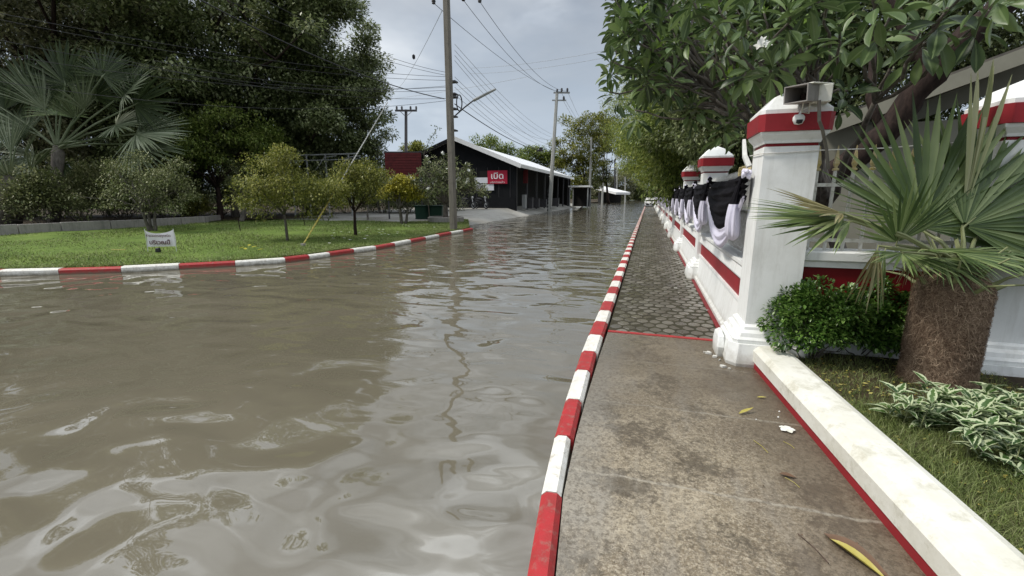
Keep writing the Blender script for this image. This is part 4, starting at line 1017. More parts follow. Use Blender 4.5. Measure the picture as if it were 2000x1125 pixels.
wire(D(864, 20, 21.5), D(773, 178, 60), .4, 'thin stay wire slanting left from the top of the near pole', .012, 'greymetal')
q = D(808, 111, 40); tag(B().lathe(q, [(.03, -.2), (.13, -.1), (.13, .1), (.03, .2)], 8).build('stay_insulator', M['black']), 'small black insulator on the slanting stay wire', 'insulator')
# stranded guy line down to the lawn
g0 = G(592, 478, .2); g1 = D(757, 200, 21.0)
t = thing('guy_line', 'pale twisted stay rope slanting from the trees down to the lawn', 'rope', g0)
b = B(); u = np.linspace(0, 1, 220)[:, None]; P = g0+(g1-g0)*u
for ph in (0, math.pi):
    Q = P.copy(); Q[:, 0] += .014*np.cos(u[:, 0]*190+ph); Q[:, 1] += .014*np.sin(u[:, 0]*190+ph); b.tube(Q[:80], .017, 4, 0); b.tube(Q[79:], .014, 4, 1)
b.build('strands', [M['drygold'], M['polelight']], t, True)
B().box(g0+V(0, 0, -.02), (.1, .1, .12)).build('anchor', M['border'], t)

# ================================================================ BLACK SHED
YB = 38.6; xr = PY(1008, 405, YB)[0]; zE = PY(1008, 318, YB)[2]; pk = PY(885, 271, YB); xc, zP = pk[0], pk[2]; xl = 2*xc-xr; zg = .45; LB = 28.
sh = thing('shed', 'large black shed with a white edged gable roof and one open side', 'building', (xc, YB, zg))
b = B(); vs = [(xl, YB, zg-.5), (xr, YB, zg-.5), (xr, YB, zE-.12), (xc, YB, zP-.15), (xl, YB, zE-.12)]; vs += [(x, y+.2, z) for x, y, z in vs]
b.add(vs, [(4, 3, 2, 1, 0), (5, 6, 7, 8, 9), (0, 1, 6, 5), (1, 2, 7, 6), (2, 3, 8, 7), (3, 4, 9, 8), (4, 0, 5, 9)])
b.build('front_wall', M['slate'], sh)
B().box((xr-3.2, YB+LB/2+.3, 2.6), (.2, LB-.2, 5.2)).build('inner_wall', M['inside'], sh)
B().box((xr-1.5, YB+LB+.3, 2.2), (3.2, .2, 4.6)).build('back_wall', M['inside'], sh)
rn, rg = (xr-xc), zP-zE
sl = rg/rn; ov = .55
def roofslab(sgn, name):
    x1 = xc+sgn*(rn+ov); z1 = zP-sl*(rn+ov); vs = []
    for y in (YB-.6, YB+LB+.4):
        vs += [(xc, y, zP-.05), (x1, y, z1-.05), (x1, y, z1+.02), (xc, y, zP+.02)]
    n = 4; return mesh_np(name, vs, [(0, 1, 2, 3), (7, 6, 5, 4), (0, 4, 5, 1), (1, 5, 6, 2), (2, 6, 7, 3), (3, 7, 4, 0)] if sgn > 0 else [(3, 2, 1, 0), (4, 5, 6, 7), (1, 5, 4, 0), (2, 6, 5, 1), (3, 7, 6, 2), (0, 4, 7, 3)], M['roofwhite'], sh)
roofslab(1, 'roof'); roofslab(-1, 'roof')
x1 = xc+rn+ov; z1 = zP-sl*(rn+ov)
beam(V(xc, YB-.63, zP-.10), V(x1, YB-.63, z1-.28), .36, .05, 'fascia', 'roofwhite', sh)
beam(V(xc, YB-.63, zP-.28), V(2*xc-x1, YB-.63, z1-.28), .3, .05, 'fascia', 'slate', sh)
beam(V(x1+.03, YB-.6, z1-.24), V(x1+.03, YB+LB+.4, z1-.24), .3, .05, 'fascia', 'roofwhite', sh)
bs_ = B()
for i in range(11): bs_.box((xr-.55-i*1.05, YB-.012, (zg+zE)/2-.2), (.035, .02, zE-zg-.3))
bs_.build('wall_seams', M['darkmetal'], sh)
B().box((xr-2.2, YB-.02, zg+.35), (4.3, .04, 1.5)).build('plinth_panel', M['slate'], sh)
for i in range(8): B().box((xr-.1, YB+.15+i*LB/7.2+(.0 if i else .2), (zE+zg)/2-.3), (.16, .16, zE-zg)).build('post', M['darkmetal'], sh)
B().box((xr-.1, YB+LB/2, zE-.35), (.14, LB, .3)).build('eave_beam', M['slate'], sh)
w0, w1 = PY(937, 334, YB), PY(953, 372, YB)
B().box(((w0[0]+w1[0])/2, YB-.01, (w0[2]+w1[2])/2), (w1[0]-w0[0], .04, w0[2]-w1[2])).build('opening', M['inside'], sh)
def board(name, lab, cat, x0, y0, x1_, y1_, mat, dy=-.06, parent=None):
    a, c = PY(x0, y0, YB), PY(x1_, y1_, YB); ct = V((a[0]+c[0])/2, YB+dy, (a[2]+c[2])/2)
    t = thing(name, lab, cat, ct)
    B().box(ct, (c[0]-a[0], .05, a[2]-c[2])).build('panel', M[mat], t); return t, ct, c[0]-a[0], a[2]-c[2]
def text(s, ct, h, mat, parent, width=None, rz=0, name='lettering', bold=0.):
    cu = bpy.data.curves.new('t', 'FONT'); cu.body = s; cu.align_x = 'CENTER'; cu.align_y = 'CENTER'; cu.size = h; cu.extrude = .004; cu.offset = bold
    tmp = bpy.data.objects.new('t', cu); COL.objects.link(tmp); bpy.context.view_layer.update()
    dg = bpy.context.evaluated_depsgraph_get(); me = bpy.data.meshes.new_from_object(tmp.evaluated_get(dg), depsgraph=dg)
    bpy.data.objects.remove(tmp); co = np.array([v.co[:] for v in me.vertices]); 
    mn, mx = co.min(0), co.max(0); co -= (mn+mx)/2
    if width: co[:, 0] *= width/(mx[0]-mn[0])
    ca_, sa_ = math.cos(rz), math.sin(rz); ct = np.asarray(ct, float)
    W = np.stack([ct[0]+co[:, 0]*ca_+co[:, 2]*sa_, ct[1]+co[:, 0]*sa_-co[:, 2]*ca_, ct[2]+co[:, 1]], 1)
    o = mesh_np(name, W, [tuple(p.vertices) for p in me.polygons], M[mat], parent); return o
t, ct, w, h = board('shop_sign', 'red sign with white Thai lettering for open on the black shed wall', 'sign', 953, 333.5, 991.5, 359, 'signred', -.10)
text('เปิด', ct+V(0, -.04, .13), h*.62, 'pinkwhite', t, w*.62, bold=.012)
text('บริการแล้ว', ct+V(0, -.04, -h*.36), h*.2, 'pinkwhite', t, w*.74)
t, ct, w, h = board('notice_board', 'upper pale blank board left of the red sign on the shed', 'board', 927, 347, 953, 358, 'signwhite', -.05)
t, ct, w, h = board('notice_board', 'lower pale blank board under the red sign on the shed', 'board', 930, 360, 965, 372, 'signwhite', -.05)
# things inside the open side
q = PY(1027, 332, 42.); B().box((xr-1.5, 44, 3.3), (.8, .05, 1.9)).v
t = thing('poster', 'narrow reddish poster hanging in the dark open side of the shed', 'poster', (xr-1.2, 41.5, 3.2)); 
a = PY(1022, 330, 41.5); c = PY(1031, 358, 41.5); B().box(((a[0]+c[0])/2, 41.5, (a[2]+c[2])/2), (c[0]-a[0], .04, a[2]-c[2])).build('sheet', M['boardred'], t)
rs = R(17)
for i, (x, y, yy, w_, h_) in enumerate([(1024, 402, 41, .35, 1.3), (1036, 401, 43, .5, 1.0), (1045, 400, 45, .9, .9), (1058, 399, 48, 1.1, .8), (1085, 398, 54, .8, .9)]):
    a = PY(x, y, yy); t = thing('storage_crate', ['pale narrow', 'dark narrow', 'brown wide', 'brown low wide', 'dark far'][i]+' crate standing in the open side of the shed', 'crate', (a[0], yy, .5))
    B().box((a[0], yy, .5+h_/2), (w_, .5, h_), 0, 0, .03).build('box', M['greymetal' if i == 0 else 'darkmetal'], t)
    B().box((a[0], yy, .5+h_+.03), (w_+.04, .54, .05)).build('lid', M['darkmetal'], t)
# small shelter beyond the shed
a = PY(1112, 364, 66); c = PY(1150, 362, 66); zs = a[2]
t = thing('shelter', 'small open shelter with a flat pale roof beyond the black shed', 'shelter', ((a[0]+c[0])/2, 67, .3))
B().box(((a[0]+c[0])/2, 67.5, zs), (c[0]-a[0]+.3, 3.4, .22)).build('roof', M['roofwhite'], t)
for x in (a[0]+.1, c[0]-.1):
    for y in (66, 69): B().box((x, y, zs/2), (.16, .16, zs-.2)).build('post', M['greymetal'], t)
B().box(((a[0]+c[0])/2, 69.2, zs/2), (c[0]-a[0], .1, zs-.3)).build('back_wall', M['inside'], t)
a = D(1168, 372, 120); c = D(1217, 378, 112)
t = thing('far_house', 'distant low house with a sloping pale roof at the end of the road', 'house', ((a[0]+c[0])/2, 118, .1))
beam(D(1163, 367, 120), D(1217, 380, 112), .55, 5., 'roof', 'roofwhite', t); B().box(D(1190, 386, 120), (5., 5, 2.6), PSI).build('wall', M['inside'], t)

# ================================================================ MOTORBIKES, BINS, CAR
def torus(b, c, R0, r, n=22, k=8, yaw=0):
    vs = []; 
    for i in range(n):
        a = 2*math.pi*i/n
        for j in range(k):
            q = 2*math.pi*j/k; rr = R0+r*math.cos(q); x, y, z = rr*math.cos(a), r*math.sin(q), rr*math.sin(a)
            vs.append((c[0]+x*math.cos(yaw)-y*math.sin(yaw), c[1]+x*math.sin(yaw)+y*math.cos(yaw), c[2]+z))
    b.add(vs, [(i*k+j, ((i+1) % n)*k+j, ((i+1) % n)*k+(j+1) % k, i*k+(j+1) % k) for i in range(n) for j in range(k)]); return b
def motorbike(label, base, yaw, s=1.):
    t = thing('motorbike', label, 'motorbike', base, 'motorbikes parked by the shed'); ca_, sa_ = math.cos(yaw), math.sin(yaw)
    W = lambda x, y, z: V(base[0]+s*(x*ca_-y*sa_), base[1]+s*(x*sa_+y*ca_), base[2]+s*z)
    for x in (-.6, .6):
        w = torus(B(), W(x, 0, .29), .25*s, .05*s, yaw=yaw).build('wheel', M['black'], t, True); torus(B(), W(x, 0, .29), .19*s, .015*s, yaw=yaw).build('rim', M['chrome'], w, True)
    B().tube([W(-.6, 0, .3), W(-.25, 0, .42), W(.1, 0, .4), W(.35, 0, .75), W(.42, 0, .95)], [.03*s, .09*s, .13*s, .07*s, .04*s], 8).build('frame', M['black'], t, True)
    B().tube([W(-.75, 0, .76), W(-.5, 0, .78), W(-.1, 0, .74), W(.08, 0, .72)], [.05*s, .12*s, .12*s, .06*s], 8).build('seat', M['black'], t, True)
    B().tube([W(-.72, 0, .62), W(-.4, 0, .66), W(-.1, 0, .55)], [.05*s, .12*s, .1*s], 8).build('rear_cowl', M['darkmetal'], t, True)
    B().tube([W(.6, 0, .3), W(.52, 0, .6), W(.42, 0, .98)], .035*s, 6).build('fork', M['chrome'], t)
    B().tube([W(.3, -.33, 1.02), W(.4, -.15, .98), W(.4, .15, .98), W(.3, .33, 1.02)], .02*s, 6).build('handlebar', M['black'], t)
    B().lathe(W(.5, 0, .9), [(.02*s, -.1*s), (.09*s, -.05*s), (.09*s, .06*s), (.03*s, .09*s)], 10).build('headlight', M['chrome'], t, True)
    for y in (-.25, .25): B().tube([W(.33, y, 1.0), W(.3, y*1.2, 1.2)], .008*s, 4).box(W(.3, y*1.2, 1.24), (.11*s, .03, .07*s)).build('mirror', M['darkmetal'], t)
for lab, x, yw in (('left motorbike of the two parked in front of the black shed', 914, -.35), ('right motorbike of the two parked in front of the black shed', 940, -.5)):
    q = PY(x, 404, 36.2); motorbike(lab, (q[0], 36.2, .60), yw, 1.05)
def bin_(label, px, depth=27.5):
    q = D(px, 418, depth); z = .22; t = thing('waste_bin', label, 'bin', (q[0], q[1], z), 'green waste bins'); x, y = q[0], q[1]
    B().box((x, y, z+.43), (.95, .7, .75), PSI, 0, .03, 1.08).build('body', M['bingreen'], t)
    B().box((x, y, z+.85), (1.08, .82, .07), PSI, 0, .02).build('lid', M['bingreen'], t)
    for sx in (-.38, .38):
        B().lathe((x+sx, y-.33, z+.07), [(.01, -.03), (.07, -.03), (.07, .03), (.01, .03)], 10, ax='y').build('wheel', M['black'], t)
bin_('dark green waste bin, left of the pair under the frangipani in the round planter', 829)
bin_('dark green waste bin, right of the pair under the frangipani in the round planter', 849)

def car(label, x, y, z=0.02, name='parked_car', k=1.):
    t = thing(name, label, 'car', (x, y, z)); L, W_ = 4.4, 1.72
    prof = [(0, .28), (0, .62), (.25, .76), (1.05, .86), (1.75, 1.34), (2.2, 1.43), (3.1, 1.42), (3.75, 1.02), (4.3, .95), (4.4, .7), (4.4, .3)]
    def ex(pr, w, wt, name, mat, par=t, zc=1.):
        n = len(pr); vs = []
        for s in (-1, 1):
            for a, b_ in pr: ww = w if b_ < .9 else w*(1-(b_-.9)*wt); vs.append((x+s*ww/2, y+a, z+b_))
        return mesh_np(name, vs, [tuple(range(n)), tuple(range(2*n-1, n-1, -1))]+[(j, n+j, n+(j+1) % n, (j+1) % n) for j in range(n)], M[mat], par)
    ex(prof, W_, .45, 'body', 'roofwhite')
    ex([(1.08, .9), (1.72, 1.30), (1.74, 1.31), (1.12, .89)], W_*.93, .45, 'windscreen', 'black')
    ex([(1.25, .92), (1.85, 1.31), (3.0, 1.31), (3.5, .95)], W_*1.008, .45, 'side_window', 'black')
    for yy in (.85, 3.5):
        for s in (-1, 1): 
            w = B().lathe((x+s*.78, y+yy, z+.3), [(.02, -.1), (.28, -.1), (.31, -.06), (.31, .06), (.28, .1), (.02, .1)], 16, ax='x').build('wheel', M['black'], t, True)
            B().lathe((x+s*.86, y+yy, z+.3), [(.02, -.03), (.18, -.03), (.18, .03), (.02, .03)], 12, ax='x').build('rim', M['chrome'], w, True)
    for s in (-1, 1): B().box((x+s*.62, y-.01, z+.66), (.34, .06, .14), 0, 0, .02).build('headlight', M['chrome'], t)
    B().box((x, y-.02, z+.42), (1.3, .05, .2)).build('grille', M['black'], t); B().box((x, y-.03, z+.36), (.4, .04, .12)).build('number_plate', M['signwhite'], t)
qc = G(1266, 405, 0.)
car('white car parked at the far end of the sidewalk', qc[0]+.3, 72)

# ================================================================ LAWN THINGS
# border wall of concrete blocks
A = G(-60, 462, .2); Bq = G(120, 452, .2); Cq = G(300, 443, .2); Eq = G(400, 436, .2)
t = thing('border_wall', 'low wall of grey stained concrete blocks in front of the dusty shrubs', 'wall', Bq)
pts_ = [A, Bq, Cq, Eq, Eq+V(-.8, 1.6, 0)]
for i in range(len(pts_)-1):
    p, q = pts_[i], pts_[i+1]; n = max(1, int(np.linalg.norm(q-p)/1.15)); ag = math.atan2(q[1]-p[1], q[0]-p[0]); Ln = np.linalg.norm(q-p)/n
    for k in range(n):
        c = p+(q-p)*(k+.5)/n; B().box((c[0], c[1], .2+.17+.01*math.sin(k*5+i)), (Ln-.03, .14, .40), ag+.01*math.sin(k*3), 0, .012).build('block', M['border'], t)
bed_ = [A+V(0, .15, 0), Bq+V(0, .15, 0), Cq+V(0, .15, 0), Eq+V(.0, .2, 0), Eq+V(-.5, 1.6, 0), Eq+V(3.5, 6, 0), Eq+V(3., 14, 0), A+V(-12, 34, 0), A+V(-50, 20, 0)]
sheet('planting_bed', [(q[0], q[1]) for q in bed_], .29, M['soil'])
# small banner between two stakes
s0, s1 = G(284, 490, .2), G(343, 487, .2); dep = 11.9
z0, z1 = D(300, 482, dep)[2], D(300, 449, dep)[2]
a = D(285, 465, dep); c = D(341, 465, dep)
t = thing('lawn_sign', 'small white banner with dark Thai lettering tied between two thin stakes on the lawn', 'sign', (a+c)/2*V(1, 1, 0)+V(0, 0, .2))
for q in (a, c): B().tube([V(q[0], q[1], .18), V(q[0], q[1], z1+.03)], .009, 6).build('stake', M['chrome'], t)
nu, nv = 16, 10; vs = []
for i in range(nu+1):
    for j in range(nv+1):
        u, v_ = i/nu, j/nv; p = a+(c-a)*u; topz = z1-.09*math.sin(math.pi*u)**.8-.02*(1-u)
        vs.append((p[0]+.012*math.sin(v_*4), p[1]+.02*math.sin(u*7+v_*2), z0+.015*u+(topz-z0)*v_))
o = mesh_np('banner', vs, [(i*(nv+1)+j, (i+1)*(nv+1)+j, (i+1)*(nv+1)+j+1, i*(nv+1)+j+1) for i in range(nu) for j in range(nv)], M['paper'], t, True)
m_ = (a+c)/2; wS = np.linalg.norm((c-a)[:2])
text('ห้ามจอดรถทุกชนิด', (m_[0]+.01, m_[1]-.05, z0+(z1-z0)*.66), .10, 'ink', t, wS*.84, PSI+math.atan2((c-a)[1], (c-a)[0])-PSI)
text('บริเวณนี้', (m_[0]+.03, m_[1]-.05, z0+(z1-z0)*.30), .15, 'ink', t, wS*.72, math.atan2((c-a)[1], (c-a)[0]), bold=.003)
q = D(308, 484, 11.8); tag(B().box((q[0], q[1], .23), (.11, .1, .12), .4, 0, .02, .8).build('stone', M['black']), 'small dark stone under the white lawn banner', 'stone')
q = G(232, 490, .205); tag(B().box((q[0], q[1], .235), (.36, .03, .02), PSI+.05, 0, .004).build('white_stick', M['drygold']), 'pale flat stick lying on the lawn left of the banner', 'stick')
# red slatted board
a, c = D(751, 298, 27.5), D(824, 345, 27.5)
t = thing('slatted_board', 'dark red slatted metal board on posts behind the yellow tree', 'board', ((a[0]+c[0])/2, (a[1]+c[1])/2, .2))
ct = (a+c)/2; w = np.linalg.norm((c-a)[:2]); hh = a[2]-c[2]
B().box(ct, (w, .05, hh), PSI).build('panel', M['boardred'], t)
b = B()
for k in range(9): p = ct-H_*.04+V(0, 0, -hh/2+hh*(k+.5)/9); b.box(p, (w*.97, .03, hh/9*.62), PSI)
b.build('slats', M['boardred'], t)
for s in (-1, 1): p = ct+R_*s*w*.47; B().box((p[0]+H_[0]*.06, p[1]+H_[1]*.06, (ct[2]+hh/2)/2+.1), (.08, .08, ct[2]+hh/2), PSI).build('post', M['darkmetal'], t)
B().box(ct+V(0, 0, hh/2+.03), (w+.1, .08, .06), PSI).build('top_rail', M['darkmetal'], t)
# metal pergola frame
t = thing('pergola', 'thin grey metal pergola frame between the lawn trees and the dark trees', 'pergola', D(630, 400, 31)*V(1, 1, 0)+V(0, 0, .2))
a, c = D(560, 304, 31), D(698, 300, 31); B().tube([a, c], .05, 5).tube([a-V(0, 0, .35), c-V(0, 0, .35)], .035, 5).build('rail', M['greymetal'], t)
for x in (566, 598, 635, 680): 
    p = D(x, 302, 31); B().tube([V(p[0], p[1], .1), p], .05, 5).build('post', M['greymetal'], t)
for x in (618, 665): p = D(x, 330, 30.8); B().tube([p, p+R_*.6+V(0, 0, .75), p+R_*1.4+V(0, 0, .85)], .03, 4).build('curved_brace', M['greymetal'], t)
# round planter with frangipani and white blossom
q = D(871, 430, 25.3); q[2] = .2
t = thing('round_planter', 'low round concrete planter ring at the corner of the forecourt', 'planter', q)
B().lathe((q[0], q[1], .2), [(1.0, -.15), (1.0, .28), (.94, .32), (.82, .32), (.8, .2), (.02, .2)], 28).build('ring', M['border'], t)
rs = R(61); tp = []
for _ in range(210):
    a = rs.uniform(0, 6.28); u = rs.uniform(0, 1)**.5; e = rs.uniform(-.1, 1)
    tp.append(q+V(2.45*u*math.cos(a), 2.2*u*math.sin(a), 1.35+2.4*(1-u*u*.75)*rs.uniform(.35, 1.)))
frangipani('frangipani_tree', 'frangipani with pale blossom growing in the round planter beside the near pole', q+V(0, 0, .1), tp, 62, L=(.20, .28), per=(12, 17), tr=.13, forks=9, mat='lf_sand', young=.0, flowers=46, wr=.32, fs_=.1)
rs = R(62); bs = D(835, 310, 25.6)
b = B(); sp_ = thing('bare_sprig', 'thin sparse sprig rising above the planter frangipani against the sky', 'plant', D(825, 330, 25.6)*V(1, 1, 0)+V(0, 0, .2))
P = [V(bs[0], bs[1], .3), D(828, 300, 25.6), D(838, 275, 25.6), D(855, 250, 25.6)]; b.tube(P, [.03, .02, .015, .008], 5).build('stem', M['barkgrey'], sp_)
Pn = np.array([P[1]+(P[3]-P[1])*rs.rand()+rs.normal(size=3)*.14 for _ in range(90)]); leaves('leaves', Pn, rdir(rs, 90), rdir(rs, 90), .14, .06, M['lf_dark'], sp_)

def small_tree(label, px, base_y, dep, crown, mat, seed, n=2, tr=.05, leaf=(.09, .045), k=30, per=130, cs=.42, trunks=1, bm='barkgrey', fl=.6, grp='young trees on the lawn', nm='lawn_tree'):
    b_ = D(px, base_y, dep); b_[2] = .2
    lob = [px_lobe(x, y, dep, rx, ry, int(k*w)) for x, y, rx, ry, w in crown]
    return tree(nm, label, b_, lob, M[mat], leaf, cs, per, tr, seed, bm, .45, 9, grp, 'tree', shell=.2, droop=.2, trunks=trunks)
small_tree('yellow green young tree with a slim stem in the middle of the lawn', 561, 468, 15.2, [(548, 345, 62, 44, 1.2), (590, 385, 66, 34, .9), (508, 378, 48, 38, .8), (545, 308, 26, 18, .3), (640, 372, 40, 26, .4)], 'lf_olive', 201, tr=.045)
small_tree('young tree with dark stem right of the slanting rope on the lawn', 694, 459, 17.2, [(700, 345, 48, 28, 1), (668, 372, 42, 36, .8), (728, 360, 26, 30, .5)], 'lf_olive', 202, tr=.06, bm='bark')
small_tree('bright yellow leaved small tree in front of the red board', 787, 432, 24, [(785, 362, 24, 20, .9), (768, 378, 24, 11, .6), (806, 378, 22, 12, .6)], 'lf_yellow', 203, tr=.07, trunks=3, k=40, per=90, cs=.34, leaf=(.13, .08))
small_tree('dusty leaved multi-stem small tree behind the white lawn banner', 297, 446, 18.8, [(285, 345, 92, 44, 1.4), (330, 378, 66, 42, .9), (225, 370, 60, 48, .8)], 'lf_sand', 204, tr=.06, trunks=3, per=120)
small_tree('slender pale stemmed young tree behind the rope tree', 716, 424, 27, [(712, 345, 30, 30, 1), (735, 350, 22, 26, .5)], 'lf_olive', 205, tr=.06)
small_tree('thin sapling left of the yellow green tree', 470, 424, 26, [(468, 350, 34, 34, .8)], 'lf_sand', 206, tr=.14)
small_tree('greenish young tree behind the rope in the lawn', 620, 424, 27, [(618, 368, 40, 32, 1.1), (590, 376, 26, 24, .6)], 'lf_olive', 207, tr=.05)
# dusty shrubs behind the block wall, and yellowish end shrub
for i, (x, y, dep, rx, rz, m, lab) in enumerate([(80, 400, 20., 1.5, 1.35, 'lf_sand', 'dusty shrub beside the silver palm, first behind the block wall'), (150, 385, 23, 2.1, 1.75, 'lf_sand', 'dusty shrub second from the left behind the block wall'), (235, 392, 24.5, 1.9, 1.6, 'lf_sand', 'dusty shrub behind the multi-stem tree'), (320, 395, 26, 1.9, 1.5, 'lf_dark2', 'dark shrub right of the multi-stem tree'), (383, 402, 27, 1.0, .75, 'lf_olive', 'low yellow green shrub at the end of the block wall')]):
    c = D(x, y, dep); bush('shrub', lab, (c[0], c[1], .2+rz*.95), (rx, rx*.8, rz), 9500 if i < 4 else 3600, .13, .07, M[m], 210+i, T4, group='shrubs behind the block wall', stems=20, sub=.2)
# hedge/undergrowth at the back of the lawn
for i, (x, dep, rx, m, lab) in enumerate([(430, 33, 3., 'lf_dark', 'dark undergrowth shrub left of the yellow green tree'), (520, 34, 3., 'lf_dark2', 'dark undergrowth shrub behind the yellow green tree'), (600, 34, 3., 'lf_dark', 'dark undergrowth shrub behind the slanting rope'), (680, 35, 3., 'lf_dark2', 'dark undergrowth shrub behind the dark stemmed tree'), (745, 35, 2.6, 'lf_sand', 'grey green undergrowth shrub under the red board'), (800, 34, 2.2, 'lf_dark', 'dark undergrowth shrub behind the yellow tree'), (360, 32, 3, 'lf_dark', 'dark undergrowth behind the block wall end'), (855, 37, 2., 'lf_sand', 'grey green shrub behind the near pole'), (290, 31, 3.2, 'lf_dark2', 'dark undergrowth behind the dusty shrubs, right part'), (210, 30, 3.2, 'lf_dark', 'dark undergrowth behind the dusty shrubs, middle part'), (120, 29, 3.2, 'lf_dark2', 'dark undergrowth behind the dusty shrubs, left part'), (30, 28, 3.2, 'lf_dark', 'dark undergrowth at the left edge behind the silver palm')]):
    c = D(x, 410, dep); bush('shrub', lab, (c[0], c[1], 1.75), (rx*.85, 1.3, 1.65 if i not in (4,) else 1.9), 7000, .18, .09, M[m], 230+i, T4, group='undergrowth at the back of the lawn', stems=12, sub=.24)
small_tree('pale leaved sapling against the gap of sky left of the red board', 745, 420, 34, [(742, 285, 24, 34, .8), (722, 330, 24, 30, .7)], 'lf_sand', 208, tr=.08, per=60, leaf=(.14, .07), grp=None, cs=.5)
q = D(459, 415, 30); q[2] = .2; b = B().tube([q, q+V(.05, 0, 1.2), q+V(-.05, .1, 2.6)], [.26, .2, .18], 9); t = thing('tree_stump', 'pale grey bare trunk left of the yellow green tree', 'tree', q); b.build('trunk', M['barkgrey'], t, True)
for i, (x, y, h) in enumerate([(470, 452, .55), (484, 432, .5), (596, 441, .42), (454, 428, .5)]):
    q = G(x, y, .2); tag(B().tube([q-V(0, 0, .05), q+V(-.04, 0, h*.6), q+V(-.07, 0, h)], .018, 5).build('garden_stake', M['bark']), ['leaning dark stake nearest on the lawn', 'short dark stake behind the leaning one', 'short stake right of the yellow green tree', 'far dark stake beside the pale trunk'][i], 'stake', 'stakes on the lawn')

# ================================================================ BIG DARK TREES LEFT
tree('shade_tree', 'huge dark shade tree at the far left behind the silver palm', (D(60, 420, 30)*V(1, 1, 0)+V(0, 0, .2)),
     [px_lobe(60, 60, 30, 240, 190, 130), px_lobe(180, -60, 28, 260, 130, 60), px_lobe(10, 250, 29, 150, 90, 50), px_lobe(150, 260, 31, 150, 110, 60), px_lobe(230, 150, 31, 150, 130, 60)], M['lf_dark2'], (.27, .15), 1.35, 480, .42, 301, limbs=22, group='big shade trees left of the road')
tree('shade_tree', 'huge dark shade tree above the middle of the lawn', (D(370, 420, 32)*V(1, 1, 0)+V(0, 0, .2)),
     [px_lobe(370, 110, 32, 200, 170, 110), px_lobe(450, -20, 30, 240, 130, 60), px_lobe(330, 270, 31, 150, 80, 70), px_lobe(450, 250, 33, 140, 110, 60)], M['lf_dark'], (.27, .15), 1.35, 480, .45, 302, limbs=24, group='big shade trees left of the road')
tree('shade_tree', 'dark rounded tree whose edge meets the open sky, right of the shade trees', (D(610, 420, 34)*V(1, 1, 0)+V(0, 0, .2)),
     [px_lobe(610, 90, 34, 115, 115, 110), px_lobe(640, 245, 34, 108, 92, 100), px_lobe(560, 170, 35, 110, 150, 90), px_lobe(600, 330, 35, 110, 60, 50)], M['lf_dark'], (.25, .14), 1.1, 440, .4, 303, limbs=22, group='big shade trees left of the road')
tree('shade_tree', 'mid green low branching tree in front of the shade trees', (D(430, 420, 27.5)*V(1, 1, 0)+V(0, 0, .2)),
     [px_lobe(440, 270, 28, 90, 50, 50), px_lobe(350, 300, 28, 70, 40, 30), px_lobe(510, 300, 29, 45, 45, 24)], M['lf_mid'], (.18, .09), .8, 200, .18, 304, limbs=14, group='big shade trees left of the road')
# far trees
far = [('round yellow green tree beyond the shelter at the road side', 1135, 85, [(1135, 285, 52, 52, 1.3), (1165, 250, 40, 30, .6), (1120, 340, 42, 36, .7)], 'lf_olive', 401, 1.2),
       ('tree behind the striped pole and the shed roof end', 1190, 100, [(1185, 270, 36, 40, 1), (1165, 345, 30, 28, .6)], 'lf_far', 402, 1.3),
       ('green tree behind the black shed roof', 960, 88, [(958, 292, 40, 28, 1), (1000, 318, 34, 24, .6)], 'lf_mid', 403, 1.2),
       ('smaller green tree behind the shed roof, near the striped pole', 1045, 92, [(1042, 312, 34, 26, 1), (1075, 320, 20, 20, .3)], 'lf_mid', 404, 1.1),
       ('dark distant tree behind the far house', 1185, 170, [(1180, 366, 30, 26, 1), (1215, 360, 26, 28, .8)], 'lf_dark2', 405, 2.),
       ('distant tree below the gap of sky', 1225, 200, [(1228, 352, 30, 30, 1), (1250, 370, 26, 22, .6)], 'lf_far', 406, 2.2),
       ('small round tree left of the distant T pole', 806, 60, [(808, 300, 20, 18, .6)], 'lf_olive', 407, .8)]
for lab, x, dep, cr, m, sd, cs in far:
    bq = D(x, 392, dep); bq[2] = .1
    tree('roadside_tree', lab, bq, [px_lobe(a_, b_, dep, c_, d_, int(60*w_)) for a_, b_, c_, d_, w_ in cr], M[m], (.16+dep*.0026, .09+dep*.0014), cs, 130, .05*cs*4, sd, limbs=8, group='distant trees along the road', shell=.25)
# belt of woodland on the horizon
rs = R(500); n = 26000; x = np.concatenate([rs.uniform(-190, -16, n), rs.uniform(2, 60, n//4)]); n = len(x)
y = 62+rs.uniform(0, 26, n)+np.abs(x+16)*.1; x2 = x.copy()
hgt = 3.2+1.6*np.sin(x*.23)+1.1*np.sin(x*.61+1); z = rs.uniform(0, 1, n)**.8*hgt+.2
rd = rdir(rs, n); y = np.where(x > 0, 150+rs.uniform(0, 20, n), y); P = np.stack([x, y, z], 1)
o = leaves('distant_woods', P, rd, rdir(rs, n), .55*rs.uniform(.6, 1.3, n), .34, M['lf_dark']); tag(o, 'low belt of dark distant woods behind the shed and the lawn trees', 'woods', kind='stuff')
rs = R(501); n = 9000; x = rs.uniform(-70, 30, n); y = 260+rs.uniform(0, 40, n); z = rs.uniform(0, 1, n)*(7+3*np.sin(x*.15)); 
o = leaves('distant_woods', np.stack([x, y, z], 1), rdir(rs, n), rdir(rs, n), 1.6, 1., M['lf_far']); tag(o, 'pale green far woods closing the end of the flooded road', 'woods', kind='stuff')

